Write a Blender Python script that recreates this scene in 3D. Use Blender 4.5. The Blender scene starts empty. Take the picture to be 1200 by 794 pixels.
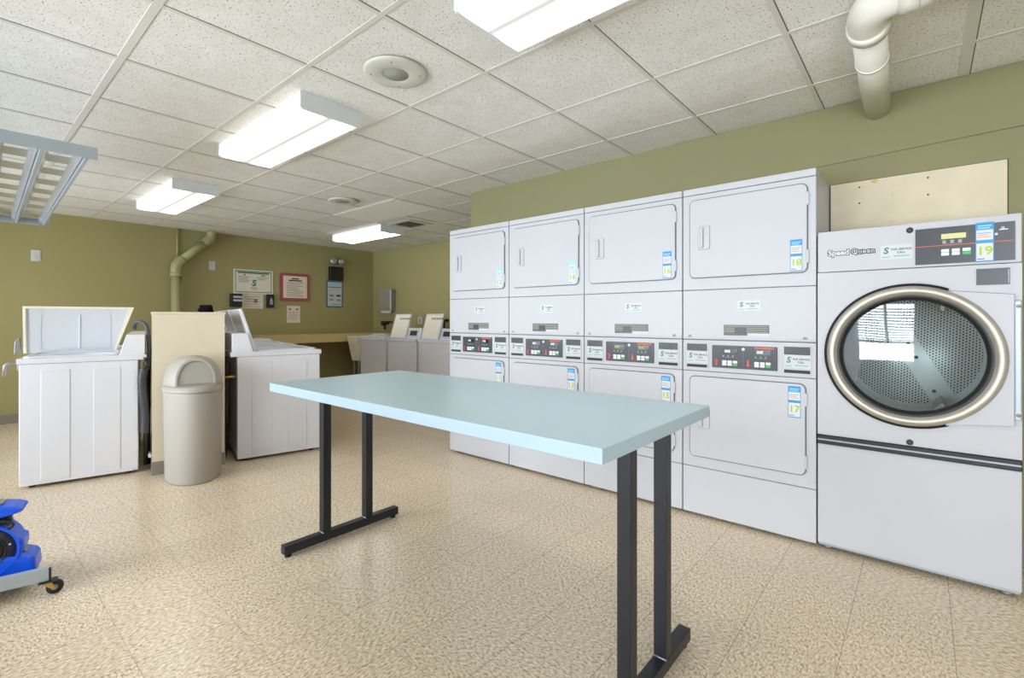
import bpy, bmesh, math, random
from mathutils import Vector, Matrix
random.seed(4)
S = bpy.context.scene
COL = S.collection
PI = math.pi
CEIL = 2.41
CAMH = 1.1757

# ------------------------------------------------------------------ materials
def srgb(r, g, b):
    f = lambda c: (c / 12.92 if c <= .04045 else ((c + .055) / 1.055) ** 2.4)
    return (f(r / 255), f(g / 255), f(b / 255), 1)

def pbr(name, col, rough=.5, metal=0, spec=.5, coat=0, bump=None):
    m = bpy.data.materials.new(name); m.use_nodes = True
    nt = m.node_tree; b = nt.nodes['Principled BSDF']
    b.inputs['Base Color'].default_value = col
    b.inputs['Roughness'].default_value = rough
    b.inputs['Metallic'].default_value = metal
    b.inputs['Specular IOR Level'].default_value = spec
    b.inputs['Coat Weight'].default_value = coat
    if bump:
        sc, st, dist = bump
        tc = nt.nodes.new('ShaderNodeTexCoord'); n = nt.nodes.new('ShaderNodeTexNoise')
        n.inputs['Scale'].default_value = sc; n.inputs['Detail'].default_value = 3
        bp = nt.nodes.new('ShaderNodeBump'); bp.inputs['Strength'].default_value = st; bp.inputs['Distance'].default_value = dist
        nt.links.new(tc.outputs['Object'], n.inputs['Vector']); nt.links.new(n.outputs['Fac'], bp.inputs['Height'])
        nt.links.new(bp.outputs['Normal'], b.inputs['Normal'])
    return m

def mottled(name, c1, c2, scale, rough, detail=4, spec=.5, bump=None, lo=.35, hi=.65):
    m = pbr(name, c1, rough, spec=spec, bump=bump)
    nt = m.node_tree; b = nt.nodes['Principled BSDF']
    tc = nt.nodes.new('ShaderNodeTexCoord'); n = nt.nodes.new('ShaderNodeTexNoise'); n.inputs['Scale'].default_value = scale; n.inputs['Detail'].default_value = detail
    r = nt.nodes.new('ShaderNodeValToRGB'); r.color_ramp.elements[0].position = lo; r.color_ramp.elements[1].position = hi
    r.color_ramp.elements[0].color = c1; r.color_ramp.elements[1].color = c2
    nt.links.new(tc.outputs['Object'], n.inputs['Vector']); nt.links.new(n.outputs['Fac'], r.inputs['Fac']); nt.links.new(r.outputs['Color'], b.inputs['Base Color'])
    return m

M = {}
M['enamel'] = pbr('white enamel', srgb(191, 191, 196), .26, spec=.1, bump=(140, .03, .0005))
M['washwhite'] = pbr('washer white enamel', srgb(218, 218, 224), .25, spec=.3, bump=(140, .03, .0005))
M['enamel_in'] = pbr('cool white lid lining', srgb(208, 211, 217), .35)
M['cream_rim'] = pbr('cream rim', srgb(236, 230, 212), .4)
M['seam_and_shade'] = pbr('gasket and shade grey', srgb(104, 104, 108), .7)  # gaskets, plus shade put into panel gaps and the grip edge
M['blackcloth'] = pbr('black knit', srgb(16, 16, 18), .95, spec=.1)
M['gapdark'] = pbr('dark gap liner', srgb(70, 70, 72), .8)
M['dark'] = pbr('charcoal panel', srgb(56, 58, 64), .35)
M['black'] = pbr('black plastic', srgb(26, 26, 28), .45)
M['blackglass'] = pbr('black display', srgb(18, 18, 20), .15)
M['steel'] = pbr('table leg black steel', srgb(34, 34, 40), .38, metal=.2, bump=(220, .1, .0006))
M['weld'] = pbr('bright weld', srgb(170, 170, 185), .3, metal=.7)
M['chrome'] = pbr('brushed steel', srgb(214, 209, 200), .36, metal=1, bump=(300, .04, .0003))
M['ringsteel'] = pbr('satin steel ring', srgb(196, 190, 180), .5, metal=.8)
M['alu'] = pbr('grey painted metal', srgb(166, 176, 184), .4, metal=.25)
M['mirror'] = pbr('specular reflector', srgb(205, 208, 214), .22, metal=.45)
M['tableblue'] = pbr('pale blue laminate', srgb(177, 202, 212), .3, spec=.4, bump=(400, .05, .0003))
M['tableedge'] = pbr('pale blue edge band', srgb(168, 188, 202), .4)
M['white'] = pbr('white paper', srgb(208, 208, 208), .6)
M['label'] = pbr('white label film', srgb(196, 199, 203), .45)
M['ink'] = pbr('black ink', srgb(40, 42, 46), .6)
M['greyink'] = pbr('grey ink', srgb(120, 124, 124), .6)
M['teal'] = pbr('green ink', srgb(52, 128, 110), .5)
M['tealpale'] = pbr('pale green ink', srgb(130, 178, 170), .5)
M['skyblue'] = pbr('sky blue ink', srgb(44, 138, 196), .45)
M['skypale'] = pbr('pale blue ink', srgb(150, 205, 235), .45)
M['blueink'] = pbr('blue ink', srgb(50, 110, 190), .45)
M['lime'] = pbr('lime ink', srgb(158, 186, 24), .45)
M['pocket'] = pbr('handle pocket', srgb(186, 186, 192), .4)
M['orange'] = pbr('orange ink', srgb(208, 96, 60), .5)
M['red'] = pbr('red ink', srgb(200, 62, 50), .5)
M['green'] = pbr('green key', srgb(60, 170, 90), .4)
M['key'] = pbr('white key', srgb(228, 228, 228), .4)
M['keygrey'] = pbr('grey key print', srgb(150, 152, 156), .5)
M['lcd'] = pbr('yellow green lcd', srgb(206, 204, 140), .3)
M['plate'] = pbr('grey rating plate', srgb(96, 96, 92), .5)
M['plate2'] = pbr('light grey rating print', srgb(160, 160, 150), .5)
M['bin'] = pbr('warm grey plastic', srgb(168, 162, 152), .5, bump=(260, .15, .0008))
M['binflap'] = pbr('darker grey plastic', srgb(158, 153, 144), .45, bump=(260, .15, .0008))
M['cream'] = pbr('cream painted board', srgb(216, 205, 180), .55)
M['cove'] = pbr('grey vinyl cove', srgb(138, 130, 122), .45)
M['pvc'] = mottled('white pvc', srgb(234, 232, 224), srgb(224, 221, 210), 6, .35)
M['bluepl'] = pbr('blue plastic', srgb(16, 92, 238), .32, bump=(300, .1, .0005))
M['rubber'] = pbr('black rubber', srgb(22, 22, 22), .6)
M['brass'] = pbr('yellow zinc', srgb(190, 160, 90), .35, metal=.8)
M['paperwarm'] = pbr('warm white board', srgb(228, 220, 204), .5)
M['maroon'] = pbr('red frame', srgb(158, 78, 80), .5)
M['pink'] = pbr('pinkish paper', srgb(230, 216, 200), .6)
M['bluefr'] = pbr('teal blue frame', srgb(44, 112, 140), .5)
M['counter'] = pbr('tan laminate', srgb(206, 184, 132), .4)
M['greymetal'] = pbr('grey metal', srgb(150, 148, 144), .4, metal=.5)
M['stainless'] = pbr('stainless cover', srgb(190, 188, 180), .32, metal=.6)
M['hose'] = pbr('grey hose', srgb(62, 63, 66), .5)
M['yellow'] = pbr('yellow tag', srgb(212, 200, 60), .5)
M['trim'] = pbr('white painted trim', srgb(226, 226, 222), .45)
M['fixture'] = pbr('fixture end cap', srgb(222, 226, 230), .4)
M['speakerw'] = pbr('ivory grille rim', srgb(206, 205, 192), .5)
M['speakerg'] = pbr('grey grille', srgb(160, 160, 150), .7, bump=(700, .6, .001))
M['ventdark'] = pbr('brown vent', srgb(84, 76, 66), .7)
M['newtile'] = mottled('pale ceiling tile', srgb(246, 243, 236), srgb(242, 238, 230), 30, .9)
M['tbar'] = pbr('ceiling grid bar', srgb(214, 211, 202), .8)
M['slot_shade'] = pbr('dark tile slot', srgb(104, 98, 88), .9)  # dark tone stands in for shade in the tile gaps
M['slate'] = pbr('slate grey plastic', srgb(128, 132, 142), .5)
M['basket'] = pbr('white porcelain basket', srgb(222, 224, 228), .3)

def wallmat(name, c1, c2):
    return mottled(name, c1, c2, 1.3, .55, spec=.35, bump=(90, .12, .001), lo=.2, hi=.8)
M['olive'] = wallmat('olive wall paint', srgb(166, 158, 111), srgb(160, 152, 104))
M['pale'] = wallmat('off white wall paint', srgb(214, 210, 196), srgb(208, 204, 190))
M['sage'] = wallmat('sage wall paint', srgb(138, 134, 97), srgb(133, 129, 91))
M['pipegreen'] = pbr('green painted pipe', srgb(166, 162, 116), .4)
M['gyp'] = mottled('bare wallboard', srgb(218, 206, 182), srgb(209, 197, 172), 5, .8)

def mat_floor():
    m = pbr('speckled vinyl tile', srgb(200, 185, 158), .24, spec=.45)
    nt = m.node_tree; N = nt.nodes; L = nt.links; b = N['Principled BSDF']
    geo = N.new('ShaderNodeNewGeometry')
    sub = N.new('ShaderNodeVectorMath'); sub.operation = 'SUBTRACT'; sub.inputs[1].default_value = (-.525, .115, 0)
    L.new(geo.outputs['Position'], sub.inputs[0])
    div = N.new('ShaderNodeVectorMath'); div.operation = 'SCALE'; div.inputs['Scale'].default_value = 1 / .3048
    L.new(sub.outputs[0], div.inputs[0])
    fl = N.new('ShaderNodeVectorMath'); fl.operation = 'FLOOR'; L.new(div.outputs[0], fl.inputs[0])
    fr = N.new('ShaderNodeVectorMath'); fr.operation = 'FRACTION'; L.new(div.outputs[0], fr.inputs[0])
    wn = N.new('ShaderNodeTexWhiteNoise'); wn.noise_dimensions = '2D'; L.new(fl.outputs[0], wn.inputs['Vector'])
    # per tile rotated fleck direction
    mul = N.new('ShaderNodeMath'); mul.operation = 'ROUND'
    m2 = N.new('ShaderNodeMath'); m2.operation = 'MULTIPLY'; m2.inputs[1].default_value = 3; L.new(wn.outputs['Value'], m2.inputs[0]); L.new(m2.outputs[0], mul.inputs[0])
    ang = N.new('ShaderNodeMath'); ang.operation = 'MULTIPLY'; ang.inputs[1].default_value = PI / 2; L.new(mul.outputs[0], ang.inputs[0])
    rot = N.new('ShaderNodeVectorRotate'); rot.rotation_type = 'Z_AXIS'; L.new(geo.outputs['Position'], rot.inputs['Vector']); L.new(ang.outputs[0], rot.inputs['Angle'])
    mp = N.new('ShaderNodeMapping'); mp.inputs['Scale'].default_value = (1.0, .48, 1); mp.inputs['Rotation'].default_value = (0, 0, .5)
    L.new(rot.outputs[0], mp.inputs['Vector'])
    n1 = N.new('ShaderNodeTexNoise'); n1.inputs['Scale'].default_value = 125; n1.inputs['Detail'].default_value = 2.5; n1.inputs['Roughness'].default_value = .65
    L.new(mp.outputs[0], n1.inputs['Vector'])
    r1 = N.new('ShaderNodeValToRGB'); e = r1.color_ramp.elements
    e[0].position = .31; e[0].color = srgb(150, 124, 92); e[1].position = .68; e[1].color = srgb(244, 231, 212)
    a = e.new(.41); a.color = srgb(194, 172, 142); a = e.new(.52); a.color = srgb(216, 199, 173); a = e.new(.62); a.color = srgb(228, 214, 193)
    L.new(n1.outputs['Fac'], r1.inputs['Fac'])
    # wide drift + per tile tint
    n2 = N.new('ShaderNodeTexNoise'); n2.inputs['Scale'].default_value = .9; n2.inputs['Detail'].default_value = 2; L.new(geo.outputs['Position'], n2.inputs['Vector'])
    mr = N.new('ShaderNodeMapRange'); mr.inputs['To Min'].default_value = 1.0; mr.inputs['To Max'].default_value = 1.12; L.new(n2.outputs['Fac'], mr.inputs['Value'])
    mt = N.new('ShaderNodeMapRange'); mt.inputs['To Min'].default_value = .97; mt.inputs['To Max'].default_value = 1.03; L.new(wn.outputs['Value'], mt.inputs['Value'])
    mm = N.new('ShaderNodeMath'); mm.operation = 'MULTIPLY'; L.new(mr.outputs[0], mm.inputs[0]); L.new(mt.outputs[0], mm.inputs[1])
    # seams
    sx = N.new('ShaderNodeSeparateXYZ'); L.new(fr.outputs[0], sx.inputs[0])
    def edge(o, wdt):
        p = N.new('ShaderNodeMath'); p.operation = 'PINGPONG'; p.inputs[1].default_value = .5; L.new(o, p.inputs[0])
        c = N.new('ShaderNodeMath'); c.operation = 'GREATER_THAN'; c.inputs[1].default_value = wdt; L.new(p.outputs[0], c.inputs[0]); return c
    ex, ey = edge(sx.outputs['X'], .0055), edge(sx.outputs['Y'], .003)
    em = N.new('ShaderNodeMath'); em.operation = 'MULTIPLY'; L.new(ex.outputs[0], em.inputs[0]); L.new(ey.outputs[0], em.inputs[1])
    es = N.new('ShaderNodeMapRange'); es.inputs['To Min'].default_value = .62; es.inputs['To Max'].default_value = 1; L.new(em.outputs[0], es.inputs['Value'])
    m3 = N.new('ShaderNodeMath'); m3.operation = 'MULTIPLY'; L.new(mm.outputs[0], m3.inputs[0]); L.new(es.outputs[0], m3.inputs[1])
    vs = N.new('ShaderNodeVectorMath'); vs.operation = 'SCALE'; L.new(r1.outputs['Color'], vs.inputs[0]); L.new(m3.outputs[0], vs.inputs['Scale'])
    L.new(vs.outputs[0], b.inputs['Base Color'])
    bp = N.new('ShaderNodeBump'); bp.inputs['Strength'].default_value = .06; bp.inputs['Distance'].default_value = .001; L.new(n1.outputs['Fac'], bp.inputs['Height']); L.new(bp.outputs[0], b.inputs['Normal'])
    return m
M['floor'] = mat_floor()

def mat_ceil():
    m = pbr('fissured ceiling tile', srgb(226, 224, 215), .9, spec=.2)
    nt = m.node_tree; N = nt.nodes; L = nt.links; b = N['Principled BSDF']
    geo = N.new('ShaderNodeNewGeometry')
    v = N.new('ShaderNodeTexNoise'); v.inputs['Scale'].default_value = 120; v.inputs['Detail'].default_value = 2.5; v.inputs['Roughness'].default_value = .6
    L.new(geo.outputs['Position'], v.inputs['Vector'])
    r = N.new('ShaderNodeValToRGB'); e = r.color_ramp.elements
    e[0].position = .32; e[0].color = srgb(150, 144, 134); e[1].position = .41; e[1].color = (1, 1, 1, 1)
    L.new(v.outputs['Fac'], r.inputs['Fac'])
    n2 = N.new('ShaderNodeTexNoise'); n2.inputs['Scale'].default_value = 7; n2.inputs['Detail'].default_value = 4; L.new(geo.outputs['Position'], n2.inputs['Vector'])
    r2 = N.new('ShaderNodeValToRGB'); r2.color_ramp.elements[0].position = .3; r2.color_ramp.elements[1].position = .7
    r2.color_ramp.elements[0].color = srgb(229, 226, 218); r2.color_ramp.elements[1].color = srgb(237, 235, 229); L.new(n2.outputs['Fac'], r2.inputs['Fac'])
    mx = N.new('ShaderNodeMix'); mx.data_type = 'RGBA'; mx.blend_type = 'MULTIPLY'; mx.inputs['Factor'].default_value = 1
    L.new(r2.outputs['Color'], mx.inputs['A']); L.new(r.outputs['Color'], mx.inputs['B']); L.new(mx.outputs['Result'], b.inputs['Base Color'])
    bp = N.new('ShaderNodeBump'); bp.inputs['Strength'].default_value = .3; bp.inputs['Distance'].default_value = .002; L.new(v.outputs['Fac'], bp.inputs['Height']); L.new(bp.outputs[0], b.inputs['Normal'])
    return m
M['ceil'] = mat_ceil()

def mat_emit(name, col, st, stripes=False):
    m = bpy.data.materials.new(name); m.use_nodes = True; nt = m.node_tree; N = nt.nodes; L = nt.links
    b = N['Principled BSDF']; b.inputs['Base Color'].default_value = (.2, .2, .19, 1); b.inputs['Roughness'].default_value = .4
    b.inputs['Emission Color'].default_value = col; b.inputs['Emission Strength'].default_value = st
    if stripes:   # two tubes glow through the prismatic lens
        tc = N.new('ShaderNodeTexCoord'); sp = N.new('ShaderNodeSeparateXYZ'); L.new(tc.outputs['Object'], sp.inputs[0])
        ab = N.new('ShaderNodeMath'); ab.operation = 'ABSOLUTE'; L.new(sp.outputs['Y'], ab.inputs[0])
        r = N.new('ShaderNodeMapRange'); r.interpolation_type = 'SMOOTHSTEP'; r.inputs['From Min'].default_value = .0; r.inputs['From Max'].default_value = .115
        r.inputs['To Min'].default_value = st * .055; r.inputs['To Max'].default_value = st; L.new(ab.outputs[0], r.inputs['Value'])
        r2 = N.new('ShaderNodeMapRange'); r2.interpolation_type = 'SMOOTHSTEP'; r2.inputs['From Min'].default_value = .11; r2.inputs['From Max'].default_value = .178
        r2.inputs['To Min'].default_value = 1; r2.inputs['To Max'].default_value = .12; L.new(ab.outputs[0], r2.inputs['Value'])
        mu = N.new('ShaderNodeMath'); mu.operation = 'MULTIPLY'; L.new(r.outputs[0], mu.inputs[0]); L.new(r2.outputs[0], mu.inputs[1]); L.new(mu.outputs[0], b.inputs['Emission Strength'])
    return m
LENS = 4.6
M['lens'] = mat_emit('lit prismatic lens', (1, .985, .96, 1), LENS, True)

def mat_glass(name, tint, gloss=.14):
    m = bpy.data.materials.new(name); m.use_nodes = True; nt = m.node_tree; N = nt.nodes; L = nt.links
    for n in list(N): N.remove(n)
    o = N.new('ShaderNodeOutputMaterial'); t = N.new('ShaderNodeBsdfTransparent'); t.inputs[0].default_value = tint
    g = N.new('ShaderNodeBsdfGlossy'); g.inputs['Roughness'].default_value = .02
    fr = N.new('ShaderNodeFresnel'); fr.inputs['IOR'].default_value = 1.5
    ad = N.new('ShaderNodeMath'); ad.operation = 'ADD'; ad.inputs[1].default_value = gloss; ad.use_clamp = True; L.new(fr.outputs[0], ad.inputs[0])
    mx = N.new('ShaderNodeMixShader'); L.new(ad.outputs[0], mx.inputs[0]); L.new(t.outputs[0], mx.inputs[1]); L.new(g.outputs[0], mx.inputs[2]); L.new(mx.outputs[0], o.inputs[0])
    return m
M['doorglass'] = mat_glass('dryer door glass', (.93, .97, .97, 1), .14)
M['pane'] = mat_glass('window pane', (.97, .98, .98, 1), .02)

def mat_perf():
    m = pbr('perforated steel', srgb(196, 208, 208), .34, metal=.2)
    nt = m.node_tree; N = nt.nodes; L = nt.links; b = N['Principled BSDF']
    tc = N.new('ShaderNodeTexCoord')
    mp = N.new('ShaderNodeMapping'); mp.inputs['Rotation'].default_value = (0, math.radians(28), 0); L.new(tc.outputs['Object'], mp.inputs['Vector'])
    sp = N.new('ShaderNodeSeparateXYZ'); L.new(mp.outputs[0], sp.inputs[0])
    P = .0142
    def hexdots(ox, oz):
        c = N.new('ShaderNodeCombineXYZ')
        out = []
        for key, per, off in (('X', P, ox), ('Z', P * 1.732, oz)):
            a = N.new('ShaderNodeMath'); a.operation = 'ADD'; a.inputs[1].default_value = off + 40 * per; L.new(sp.outputs[key], a.inputs[0])
            mo = N.new('ShaderNodeMath'); mo.operation = 'MODULO'; mo.inputs[1].default_value = per; L.new(a.outputs[0], mo.inputs[0])
            s = N.new('ShaderNodeMath'); s.operation = 'SUBTRACT'; s.inputs[1].default_value = per / 2; L.new(mo.outputs[0], s.inputs[0]); out.append(s)
        L.new(out[0].outputs[0], c.inputs[0]); L.new(out[1].outputs[0], c.inputs[1])
        ln = N.new('ShaderNodeVectorMath'); ln.operation = 'LENGTH'; L.new(c.outputs[0], ln.inputs[0])
        lt = N.new('ShaderNodeMath'); lt.operation = 'LESS_THAN'; lt.inputs[1].default_value = .0042; L.new(ln.outputs['Value'], lt.inputs[0]); return lt
    d1, d2 = hexdots(0, 0), hexdots(P / 2, P * .866)
    mxd = N.new('ShaderNodeMath'); mxd.operation = 'MAXIMUM'; L.new(d1.outputs[0], mxd.inputs[0]); L.new(d2.outputs[0], mxd.inputs[1])
    # plain band across the middle and plain rim
    ab = N.new('ShaderNodeMath'); ab.operation = 'ABSOLUTE'; L.new(sp.outputs['X'], ab.inputs[0])
    gt = N.new('ShaderNodeMath'); gt.operation = 'GREATER_THAN'; gt.inputs[1].default_value = .05; L.new(ab.outputs[0], gt.inputs[0])
    vl = N.new('ShaderNodeVectorMath'); vl.operation = 'LENGTH'; L.new(tc.outputs['Object'], vl.inputs[0])
    lt = N.new('ShaderNodeMath'); lt.operation = 'LESS_THAN'; lt.inputs[1].default_value = .272; L.new(vl.outputs['Value'], lt.inputs[0])
    q = N.new('ShaderNodeMath'); q.operation = 'MULTIPLY'; L.new(mxd.outputs[0], q.inputs[0]); L.new(gt.outputs[0], q.inputs[1])
    q2 = N.new('ShaderNodeMath'); q2.operation = 'MULTIPLY'; L.new(q.outputs[0], q2.inputs[0]); L.new(lt.outputs[0], q2.inputs[1])
    mx = N.new('ShaderNodeMix'); mx.data_type = 'RGBA'; mx.inputs['A'].default_value = srgb(196, 208, 208); mx.inputs['B'].default_value = srgb(22, 26, 28)
    L.new(q2.outputs[0], mx.inputs['Factor']); L.new(mx.outputs['Result'], b.inputs['Base Color'])
    return m
M['perf'] = mat_perf()

# ------------------------------------------------------------------ mesh helpers
class MB:
    """collects shapes for ONE mesh object; each shape may use its own material"""
    def __init__(s): s.bm = bmesh.new(); s.mats = []
    def mi(s, m):
        if m not in s.mats: s.mats.append(m)
        return s.mats.index(m)
    def _take(s, b2, m, smooth=False):
        i = s.mi(m)
        for f in b2.faces: f.material_index = i; f.smooth = smooth
        me = bpy.data.meshes.new('tmp'); b2.to_mesh(me); b2.free(); s.bm.from_mesh(me); bpy.data.meshes.remove(me)
    def box(s, lo, hi, m, bev=0, seg=2, mat=None):
        b = bmesh.new(); bmesh.ops.create_cube(b, size=1)
        sz = [hi[k] - lo[k] for k in range(3)]; c = [(hi[k] + lo[k]) / 2 for k in range(3)]
        for v in b.verts: v.co = Vector([v.co[k] * sz[k] + c[k] for k in range(3)])
        if bev: bmesh.ops.bevel(b, geom=b.edges[:], offset=min(bev, min(abs(z) for z in sz) * .49), segments=seg, affect='EDGES', profile=.5)
        if mat is not None: bmesh.ops.transform(b, matrix=mat, verts=b.verts)
        s._take(b, m, False); return s
    def prism(s, pts, axis, a0, a1, m, bev=0, smooth=False, mat=None):
        """extrude a 2-D outline along an axis. axis 'y': pts are (x,z); 'x': (y,z); 'z': (x,y)"""
        b = bmesh.new()
        def P(p, a): return {'y': (p[0], a, p[1]), 'x': (a, p[0], p[1]), 'z': (p[0], p[1], a)}[axis]
        va = [b.verts.new(P(p, a0)) for p in pts]; vb = [b.verts.new(P(p, a1)) for p in pts]
        f0 = b.faces.new(va); f1 = b.faces.new(vb)
        n = len(pts)
        for k in range(n): b.faces.new((va[k], va[(k + 1) % n], vb[(k + 1) % n], vb[k]))
        bmesh.ops.recalc_face_normals(b, faces=b.faces[:])
        if bev:
            es = [e for e in b.edges if len({f for f in e.link_faces} & {f0, f1}) == 1]
            bmesh.ops.bevel(b, geom=es, offset=bev, segments=2, affect='EDGES', profile=.5)
        if mat is not None: bmesh.ops.transform(b, matrix=mat, verts=b.verts)
        s._take(b, m, smooth); return s
    def plate(s, x0, x1, z0, z1, y0, y1, m, r=.0, bev=0):
        """rounded rectangle in the XZ plane, thickness y0..y1"""
        return s.prism(rrect(x0, x1, z0, z1, r), 'y', y0, y1, m, bev)
    def ring(s, outer, inner, y0, y1, m, axis='y'):
        b = bmesh.new(); n = len(outer)
        def P(p, a): return {'y': (p[0], a, p[1]), 'x': (a, p[0], p[1]), 'z': (p[0], p[1], a)}[axis]
        L = [[b.verts.new(P(p, a)) for p in q] for q, a in ((outer, y0), (inner, y0), (inner, y1), (outer, y1))]
        for k in range(n):
            j = (k + 1) % n
            for q in range(4): b.faces.new((L[q][k], L[q][j], L[(q + 1) % 4][j], L[(q + 1) % 4][k]))
        bmesh.ops.recalc_face_normals(b, faces=b.faces[:]); s._take(b, m); return s
    def lathe(s, prof, m, axis='z', c=(0, 0, 0), n=48, smooth=True, a0=0, a1=2 * PI):
        b = bmesh.new(); full = abs(a1 - a0 - 2 * PI) < 1e-6; k = n if full else n + 1
        rows = []
        for r, t in prof:
            row = []
            for i in range(k):
                a = a0 + (a1 - a0) * i / n; p, q = r * math.cos(a), r * math.sin(a)
                row.append(b.verts.new({'z': (c[0] + p, c[1] + q, c[2] + t), 'y': (c[0] + p, c[1] + t, c[2] + q), 'x': (c[0] + t, c[1] + p, c[2] + q)}[axis]))
            rows.append(row)
        for u, v in zip(rows, rows[1:]):
            for i in range(k if full else k - 1):
                j = (i + 1) % k; b.faces.new((u[i], u[j], v[j], v[i]))
        bmesh.ops.remove_doubles(b, verts=b.verts[:], dist=1e-6)
        bmesh.ops.recalc_face_normals(b, faces=b.faces[:]); s._take(b, m, smooth); return s
    def cyl(s, p0, p1, r, m, n=20, r1=None, smooth=True):
        return s.tube([p0, p1], r, m, n, r1=r1, smooth=smooth)
    def tube(s, path, r, m, n=12, r1=None, smooth=True, cap=True):
        b = bmesh.new(); P = [Vector(p) for p in path]; rows = []
        t0 = (P[1] - P[0]).normalized(); up = Vector((0, 0, 1)) if abs(t0.z) < .9 else Vector((1, 0, 0))
        nx = t0.cross(up).normalized()
        for k, p in enumerate(P):
            t = (P[min(k + 1, len(P) - 1)] - P[max(k - 1, 0)]).normalized()
            nx = (nx - t * nx.dot(t)).normalized(); ny = t.cross(nx)
            rr = r if r1 is None else r + (r1 - r) * k / (len(P) - 1)
            if isinstance(r, (list, tuple)): rr = r[k]
            rows.append([b.verts.new(p + nx * rr * math.cos(2 * PI * i / n) + ny * rr * math.sin(2 * PI * i / n)) for i in range(n)])
        for u, v in zip(rows, rows[1:]):
            for i in range(n): b.faces.new((u[i], u[(i + 1) % n], v[(i + 1) % n], v[i]))
        if cap: b.faces.new(rows[0]); b.faces.new(rows[-1])
        bmesh.ops.recalc_face_normals(b, faces=b.faces[:])
        i0 = s.mi(m)
        for f in b.faces: f.smooth = smooth and len(f.verts) == 4
        for f in b.faces: f.material_index = i0
        me = bpy.data.meshes.new('tmp'); b.to_mesh(me); b.free(); s.bm.from_mesh(me); bpy.data.meshes.remove(me); return s
    def text(s, body, x, z, y, size, m, align='CENTER', off=0, thick=.0006, rot=None, shear=0):
        """flat lettering in the XZ plane facing -Y (rot: extra matrix)"""
        cu = bpy.data.curves.new('lettering', 'FONT'); cu.body = body; cu.size = size; cu.align_x = align; cu.align_y = 'CENTER'
        cu.offset = off; cu.extrude = thick; cu.resolution_u = 3; cu.shear = shear
        o = bpy.data.objects.new('lettering', cu); COL.objects.link(o)
        dg = bpy.context.evaluated_depsgraph_get(); me = o.evaluated_get(dg).to_mesh()
        b = bmesh.new(); b.from_mesh(me); o.evaluated_get(dg).to_mesh_clear()
        bpy.data.objects.remove(o); bpy.data.curves.remove(cu)
        Mx = Matrix.Translation((x, y, z)) @ Matrix.Rotation(PI / 2, 4, 'X')
        if rot is not None: Mx = rot @ Mx
        bmesh.ops.transform(b, matrix=Mx, verts=b.verts); s._take(b, m); return s
    def xf(s, mat): bmesh.ops.transform(s.bm, matrix=mat, verts=s.bm.verts); return s
    def build(s, name, parent=None, loc=None, rz=None, label=None):
        me = bpy.data.meshes.new(name); s.bm.to_mesh(me); s.bm.free()
        for m in s.mats: me.materials.append(M[m])
        o = bpy.data.objects.new(name, me); COL.objects.link(o)
        if parent is not None: o.parent = parent
        if loc is not None: o.location = loc
        if rz is not None: o.rotation_euler = (0, 0, rz)
        if label: o['label'] = label
        return o

def rrect(x0, x1, z0, z1, r, n=6):
    if r <= 0: return [(x0, z0), (x1, z0), (x1, z1), (x0, z1)]
    out = []
    for cx, cz, a in ((x1 - r, z0 + r, -PI / 2), (x1 - r, z1 - r, 0), (x0 + r, z1 - r, PI / 2), (x0 + r, z0 + r, PI)):
        out += [(cx + r * math.cos(a + k * PI / 2 / n), cz + r * math.sin(a + k * PI / 2 / n)) for k in range(n + 1)]
    return out
def circ(cx, cz, r, n=64, a0=0): return [(cx + r * math.cos(a0 + 2 * PI * k / n), cz + r * math.sin(a0 + 2 * PI * k / n)) for k in range(n)]
def bez(a, b, c, d, n=14):
    a, b, c, d = map(Vector, (a, b, c, d))
    return [tuple(a * (1 - t) ** 3 + b * 3 * t * (1 - t) ** 2 + c * 3 * t * t * (1 - t) + d * t ** 3) for t in [k / n for k in range(n + 1)]]
def smoothpath(pts, sub=6):
    P = [Vector(p) for p in pts]; out = []
    for k in range(len(P) - 1):
        p0, p1, p2, p3 = P[max(k - 1, 0)], P[k], P[k + 1], P[min(k + 2, len(P) - 1)]
        for i in range(sub):
            t = i / sub
            out.append(.5 * ((2 * p1) + (p2 - p0) * t + (2 * p0 - 5 * p1 + 4 * p2 - p3) * t * t + (3 * p1 - p0 - 3 * p2 + p3) * t ** 3))
    out.append(P[-1]); return [tuple(v) for v in out]

def tag(o, label, cat, group=None):
    o['label'] = label; o['category'] = cat
    if group: o['group'] = group
    return o
def thing(name, label, cat, loc=(0, 0, 0), rz=0, group=None):
    o = bpy.data.objects.new(name, None); COL.objects.link(o); o.empty_display_size = .1
    o.location = loc; o.rotation_euler = (0, 0, rz); return tag(o, label, cat, group)
def struct(o):
    o['kind'] = 'structure'; return o
def kids(o): return [c for c in bpy.data.objects if c.parent == o]
def dup(o, parent=None):
    c = o.copy(); COL.objects.link(c)
    if parent is not None: c.parent = parent
    for ch in kids(o): dup(ch, c)
    return c

# ------------------------------------------------------------------ the room
XF, XR, YL, YS, YB, XC = -7.8, 2.3, -2.0, 3.37, 5.16, -3.405   # far wall, wall behind right, window wall, dryer wall, back wall, corner
T = .12
struct(MB().box((XF - T, YL - T, -.1), (XR + T, YB + T, 0), 'floor').build('floor'))
struct(MB().box((XF - T, YL - T, CEIL + .008), (XR + T, YB + T, CEIL + .1), 'ceil').build('ceiling'))
struct(MB().box((XF - T, YL - T, 0), (XF, YB + T, CEIL + .008), 'olive').build('wall_far'))
struct(MB().box((XF, YB, 0), (XC, YB + T, CEIL + .008), 'olive').build('wall_back'))
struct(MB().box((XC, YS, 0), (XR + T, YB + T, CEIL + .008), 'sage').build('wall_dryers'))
struct(MB().box((XR, YL - T, 0), (XR + T, YS, CEIL + .008), 'pale').build('wall_right'))
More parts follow.
